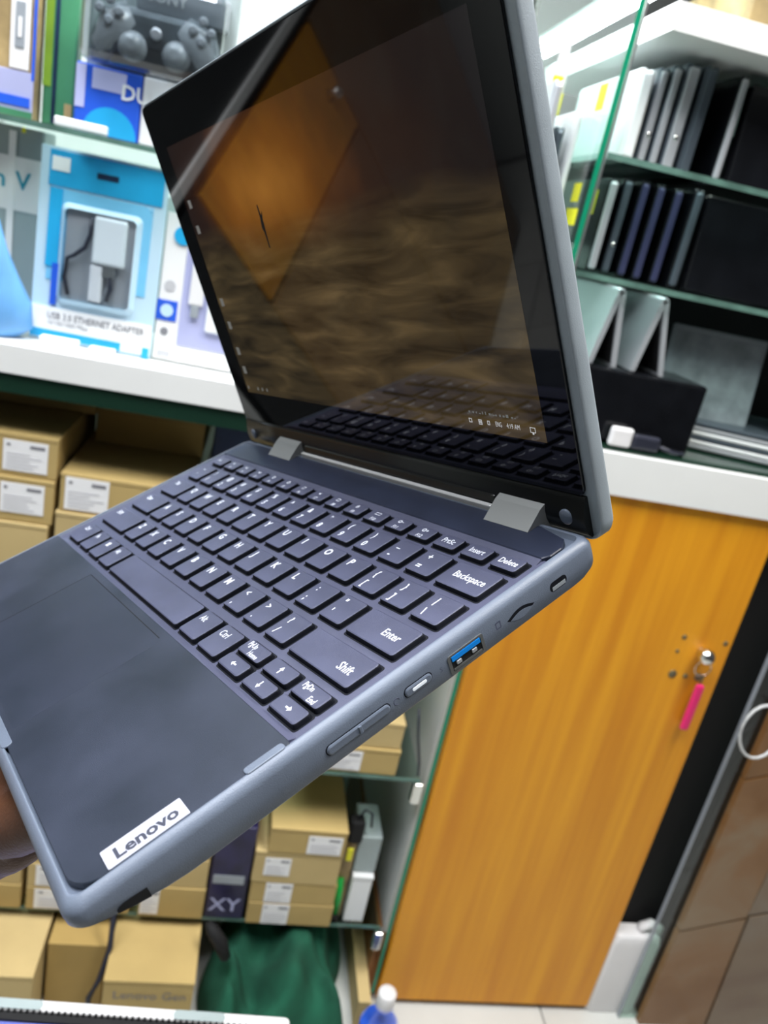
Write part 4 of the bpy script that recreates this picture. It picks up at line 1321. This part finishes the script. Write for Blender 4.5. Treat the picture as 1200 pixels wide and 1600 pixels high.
lp(lambda mb: pill(mb, 80.8, 106.4, -9.9, -5.9, 289, XS + 0.05, 0.1), 'rocker_recess', 'gapshade')
vr = lp(lambda mb: pill(mb, 81.3, 105.9, -9.5, -6.3, 289, XS + 0.7), 'volume_rocker', 'rubber')
lp(lambda mb: mb.rbox(XS + 0.5, XS + 1.1, 93.2, 94.4, -9.2, -6.6, 0.4, 0.05), 'notch', 'rubber', vr)
lp(lambda mb: pill(mb, 111.9, 124.1, -9.7, -5.7, 289, XS + 0.05, 0.1), 'button_recess', 'gapshade')
pb = lp(lambda mb: pill(mb, 112.4, 123.6, -9.3, -6.1, 289, XS + 0.6), 'power_button', 'rubber')
lp(lambda mb: pill(mb, 115.2, 121.2, -8.3, -7.1, 290, XS + 0.75, 0.1), 'power_light', 'led', pb)


# usb port
def f_usb(mb):
    a = rrect(131.0, 147.0, -13.1, -5.6, 1.0, 3)
    b = rrect(132.2, 145.8, -12.2, -6.3, 0.6, 3)
    mb.loft([[(XS - 1, p[0], p[1]) for p in a], [(XS + 0.35, p[0], p[1]) for p in a], [(XS + 0.35, p[0], p[1]) for p in b], [(XS - 0.4, p[0], p[1]) for p in b]], cap0=True, cap1=False)


us = lp(f_usb, 'usb_port', 'steel')
lp(lambda mb: mb.box(XS - 0.6, XS + 0.06, 132.2, 145.8, -12.2, -6.3), 'cavity', 'blackmatte', us)
lp(lambda mb: mb.box(XS - 0.6, XS + 0.5, 132.6, 145.4, -8.3, -6.5), 'blue_tongue', 'usbblue', us)
for y in (134.2, 141.2):
    lp(lambda mb: mb.rbox(XS - 0.6, XS + 0.55, y, y + 2.2, -10.4, -9.0, 0.3, 0.2), 'contact', 'silver', us)
lp(lambda mb: mb.box(XS - 0.6, XS + 0.4, 132.6, 145.4, -12.0, -11.2), 'lower_plate', 'steel', us)


# card slot: lens-shaped recess
def f_slot(mb):
    pts = []
    for i in range(13):
        t = i / 12
        pts.append((158.5 + 13.5 * t, -8.6 + 2.0 * math.sin(math.pi * t)))
    for i in range(11, 0, -1):
        t = i / 12
        pts.append((158.5 + 13.5 * t, -8.6 - 2.4 * math.sin(math.pi * t)))
    mb.loft([[(XS - 1, p[0], p[1]) for p in pts], [(XS + 0.06, p[0], p[1]) for p in pts]])


csl = lp(f_slot, 'card_slot', 'gapshade')


def f_slot2(mb):
    pts = []
    for i in range(13):
        t = i / 12
        pts.append((160.0 + 11 * t, -9.3 + 1.3 * math.sin(math.pi * t)))
    for i in range(11, 0, -1):
        t = i / 12
        pts.append((160.0 + 11 * t, -9.3 - 1.6 * math.sin(math.pi * t)))
    mb.loft([[(XS - 1, p[0], p[1]) for p in pts], [(XS + 0.15, p[0], p[1]) for p in pts]])


lp(f_slot2, 'slot_flap', 'rubber', csl)
ks = lp(lambda mb: pill(mb, 180.2, 189.2, -10.2, -6.2, 289, XS + 0.06, 0.1), 'lock_slot', 'gapshade')
lp(lambda mb: mb.rbox(XS - 0.5, XS + 0.12, 181.4, 188.4, -9.8, -8.2, 0.3, 0.05), 'slot_floor', 'greyitem', ks)


def f_card_mark(mb):
    a_, b_ = rrect(153.3, 155.7, -8.8, -6.0, 0.2, 2), rrect(153.7, 155.3, -8.4, -6.4, 0.15, 2)
    mb.loft([[(XS + 0.06, p[0], p[1]) for p in a_], [(XS + 0.06, p[0], p[1]) for p in b_]], cap0=False, cap1=False)


lp(f_card_mark, 'card_mark', 'keytop')
lp(lambda mb: mb.tube([(XS, 108.9 + 1.2 * math.cos(a * .6), -8.0 + 1.2 * math.sin(a * .6)) for a in range(9)], 0.15, 5), 'power_mark', 'keytop')
lp(lambda mb: put_text(mb, 'S', 127.2, -9.2, 2.6, lambda a, b: (XS + 0.06, a, b)), 'usb_mark', 'keytop')


def f_foot(mb):
    prof = [(291.75, -9.6), (291.75, -13.4), (291.35, -13.8), (290.8, -14.5), (289.7, -15.2), (286.0, -15.6), (286.0, -10.0)]
    rings = []
    for y, lift in ((11.6, -2.6), (12.4, -1.2), (14.0, -0.3), (16.0, 0), (20.6, 0.2)):
        rings.append([(x, y, taper(y, z + (lift if i == 0 else 0))) for i, (x, z) in enumerate(prof)])
    mb.loft(rings)


lp(f_foot, 'rubber_foot', 'black')

# hinges
for x0, x1 in ((241.5, 267.0), (46.0, 72.5)):
    lp(lambda mb: mb.prism([(196.6, -1.0), (196.6, 0.5), (205.2, 6.0), (208.5, 7.2), (214, 6.2), (215, -4), (206, -6)], 'x', x0, x1), 'hinge_block', 'hinge')

# lid
TH = math.atan(0.04)
lid_loc, lid_rot = (0, 0.210, 0), (-TH, 0, 0)


def f_lid(mb):
    rings = []
    for d, ins in ((0.9, 1.2), (0.2, 0.9), (0.0, 0.5), (0.5, 0.1), (2, 0), (6.0, 0.0), (7.6, 0.8), (8.4, 2.4), (8.8, 5)):
        rings.append([(x, d, w) for x, w in rrect(-2.5 + ins, 292.5 - ins, -5.5 + ins, 201.5 - ins, 8 - ins * .5, 6)])
    mb.loft([list(reversed(r)) for r in rings], smooth=True)


ls = lp(f_lid, 'lid_shell', 'lid_rubber', loc=lid_loc, rot=lid_rot)


def lidp(fn, name, m):
    return lp(fn, name, m, ls)


def f_glass(mb):
    o_ = rrect(-1.2, 287.2, 13.2, 200.0, 3.5, 4)
    i_ = rrect(-0.8, 286.8, 13.6, 199.6, 3.2, 4)
    mb.loft([[(x, 0.6, w) for x, w in reversed(o_)], [(x, -0.35, w) for x, w in reversed(o_)], [(x, -0.55, w) for x, w in reversed(i_)]])


lidp(f_glass, 'screen_bezel', 'glassblack')
lidp(lambda mb: mb.add([(17, -0.58, 33), (273, -0.58, 33), (273, -0.58, 177), (17, -0.58, 177)], [(0, 1, 2, 3)]), 'display', 'display')


def f_chin(mb):
    prof = [(1.0, 13.0), (-0.45, 13.0), (-0.9, 11.0), (-1.9, 8.0), (-2.6, 4.5), (-2.5, 1.0), (-1.5, -2.2), (0.3, -4.2), (3.0, -4.8), (4.0, 0)]
    mb.loft([[(x, p[0], p[1]) for p in prof] for x in (-1.0, 40, 150, 287.0)], smooth=True)


lidp(f_chin, 'chin', 'chin')
for x in (277.8, 8.0):
    lidp(lambda mb: mb.lathe([(3.2, 0), (3.2, -1.0), (2.6, -1.5), (0.5, -1.7)], (x, -1.8, 4.0), 20, 'y'), 'rubber_stop', 'rubber')
lidp(lambda mb: mb.rbox(74, 240, -4.0, 3.0, -3.5, 6.0, 3.0, 3.0), 'hinge_barrel', 'chin')
M['screentext'] = mat('screen_white', (0.1, 0.1, 0.1), 0.3, emit=((0.9, 0.92, 0.95), 0.55))
M['screendim'] = mat('screen_dim', (0.02, 0.02, 0.02), 0.3, emit=((0.75, 0.78, 0.75), 0.16))


def f_task(mb):
    fn = lambda a, b: (a, -0.62, b)
    put_text(mb, 'ENG', 246.0, 36.6, 3.0, fn, 'l', 0.62)
    put_text(mb, '4:19 AM', 252.4, 36.6, 3.0, fn, 'l', 0.72)
    # tray icons: outlined squares and a note bubble
    def sq(cx, cz, w, h, t=0.25):
        for x0, x1, z0, z1 in ((cx - w, cx + w, cz - h, cz - h + t), (cx - w, cx + w, cz + h - t, cz + h), (cx - w, cx - w + t, cz - h, cz + h), (cx + w - t, cx + w, cz - h, cz + h)):
            mb.box(x0, x1, -0.66, -0.60, z0, z1)
    sq(231, 37.6, 0.9, 0.9)
    sq(237, 37.4, 1.0, 1.1)
    sq(237, 37.4, 0.5, 0.5)
    sq(242, 37.6, 0.7, 0.9)
    sq(266.6, 37.4, 1.4, 1.1)
    mb.box(266.2, 267.0, -0.66, -0.60, 35.6, 36.3)


lidp(f_task, 'taskbar_print', 'screentext')
rnd = random.Random(11)
mb = MB(K)
x = 231.0
while x < 258:
    w = rnd.uniform(0.5, 1.4)
    mb.box(x, x + w, -0.64, -0.60, 41.0, 41.3 + rnd.uniform(0, 1.0))
    x += w + rnd.uniform(0.4, 1.6)
mb.build('notice_print', 'screendim', ls)
for ix, iz in ((23, 146), (23, 132), (22.5, 90), (22.5, 76), (22.5, 60), (22.5, 48)):
    lidp(lambda mb: mb.rbox(ix - 2.0, ix + 2.0, -0.64, -0.60, iz - 2.4, iz + 2, 0.02, 0.4), 'desktop_icon', 'screendim')
for ix in (19.7, 33, 39, 45):
    lidp(lambda mb: mb.rbox(ix - 0.8, ix + 0.8, -0.64, -0.60, 35.4, 37.2, 0.02, 0.2), 'taskbar_icon', 'screendim')
# small standing figure on the wallpaper
mb = MB(K)
mb.add([(102, -0.6, 116), (103, -0.6, 116), (103.4, -0.6, 123), (104, -0.6, 130), (105.5, -0.6, 134), (103.4, -0.6, 132), (102.8, -0.6, 137), (101.8, -0.6, 137), (101.6, -0.6, 131), (100.4, -0.6, 126), (101.6, -0.6, 124)], [tuple(range(11))])
mb.build('picture_figure', 'blackmatte', ls)

# ------------------------------------------------------------------ hand holding the laptop from below
hand = empty('person')
hand.matrix_world = LAP


def skin_limb(name, pts, edges, parent):
    me = bpy.data.meshes.new(name)
    me.from_pydata([(p[0] * K, p[1] * K, p[2] * K) for p in pts], edges, [])
    o = link(name, me, parent)
    md = o.modifiers.new('skin', 'SKIN')
    md.use_smooth_shade = True
    for i, p in enumerate(pts):
        sv = me.skin_vertices[0].data[i]
        sv.radius = (p[3] * K, p[4] * K if len(p) > 4 else p[3] * K)
        sv.use_root = i == 0
    sb = o.modifiers.new('smooth', 'SUBSURF')
    sb.levels = sb.render_levels = 2
    me.materials.append(M['skin'])
    return o


hp_, he = [], []


def hv(*p):
    hp_.append(p)
    return len(hp_) - 1


def chain(prev, pts):
    for p in pts:
        i = hv(*p)
        he.append((prev, i))
        prev = i
    return prev


pal = hv(166, 2, -40, 21, 17)
wr = chain(pal, [(150, -48, -56, 21, 18), (135, -100, -78, 24, 22), (105, -180, -115, 32, 30), (75, -260, -150, 38, 36)])
for (kx, ky), (tx, ty), r in (((136, 44), (118, 96), 8.2), ((154, 50), (146, 116), 9), ((172, 50), (174, 118), 9), ((189, 44), (202, 104), 8.8)):
    chain(pal, [((166 + kx) / 2, 26, -34, 11), (kx, ky, -28, r + 1.5), (kx * .5 + tx * .5, (ky + ty) / 2, -25.0, r + .3), (kx * .2 + tx * .8, ky * .2 + ty * .8, -24.0, r - .4), (tx, ty, -24.0, r - 1.6)])
chain(pal, [(186, -8, -36, 14), (203, 4, -28.5, 11.0), (220, 22, -26.0, 9.8), (233, 40, -25.0, 8.4)])
skin_limb('hand', hp_, he, hand)
tag(hand, 'brown hand and forearm holding the laptop up from underneath at left', 'person')
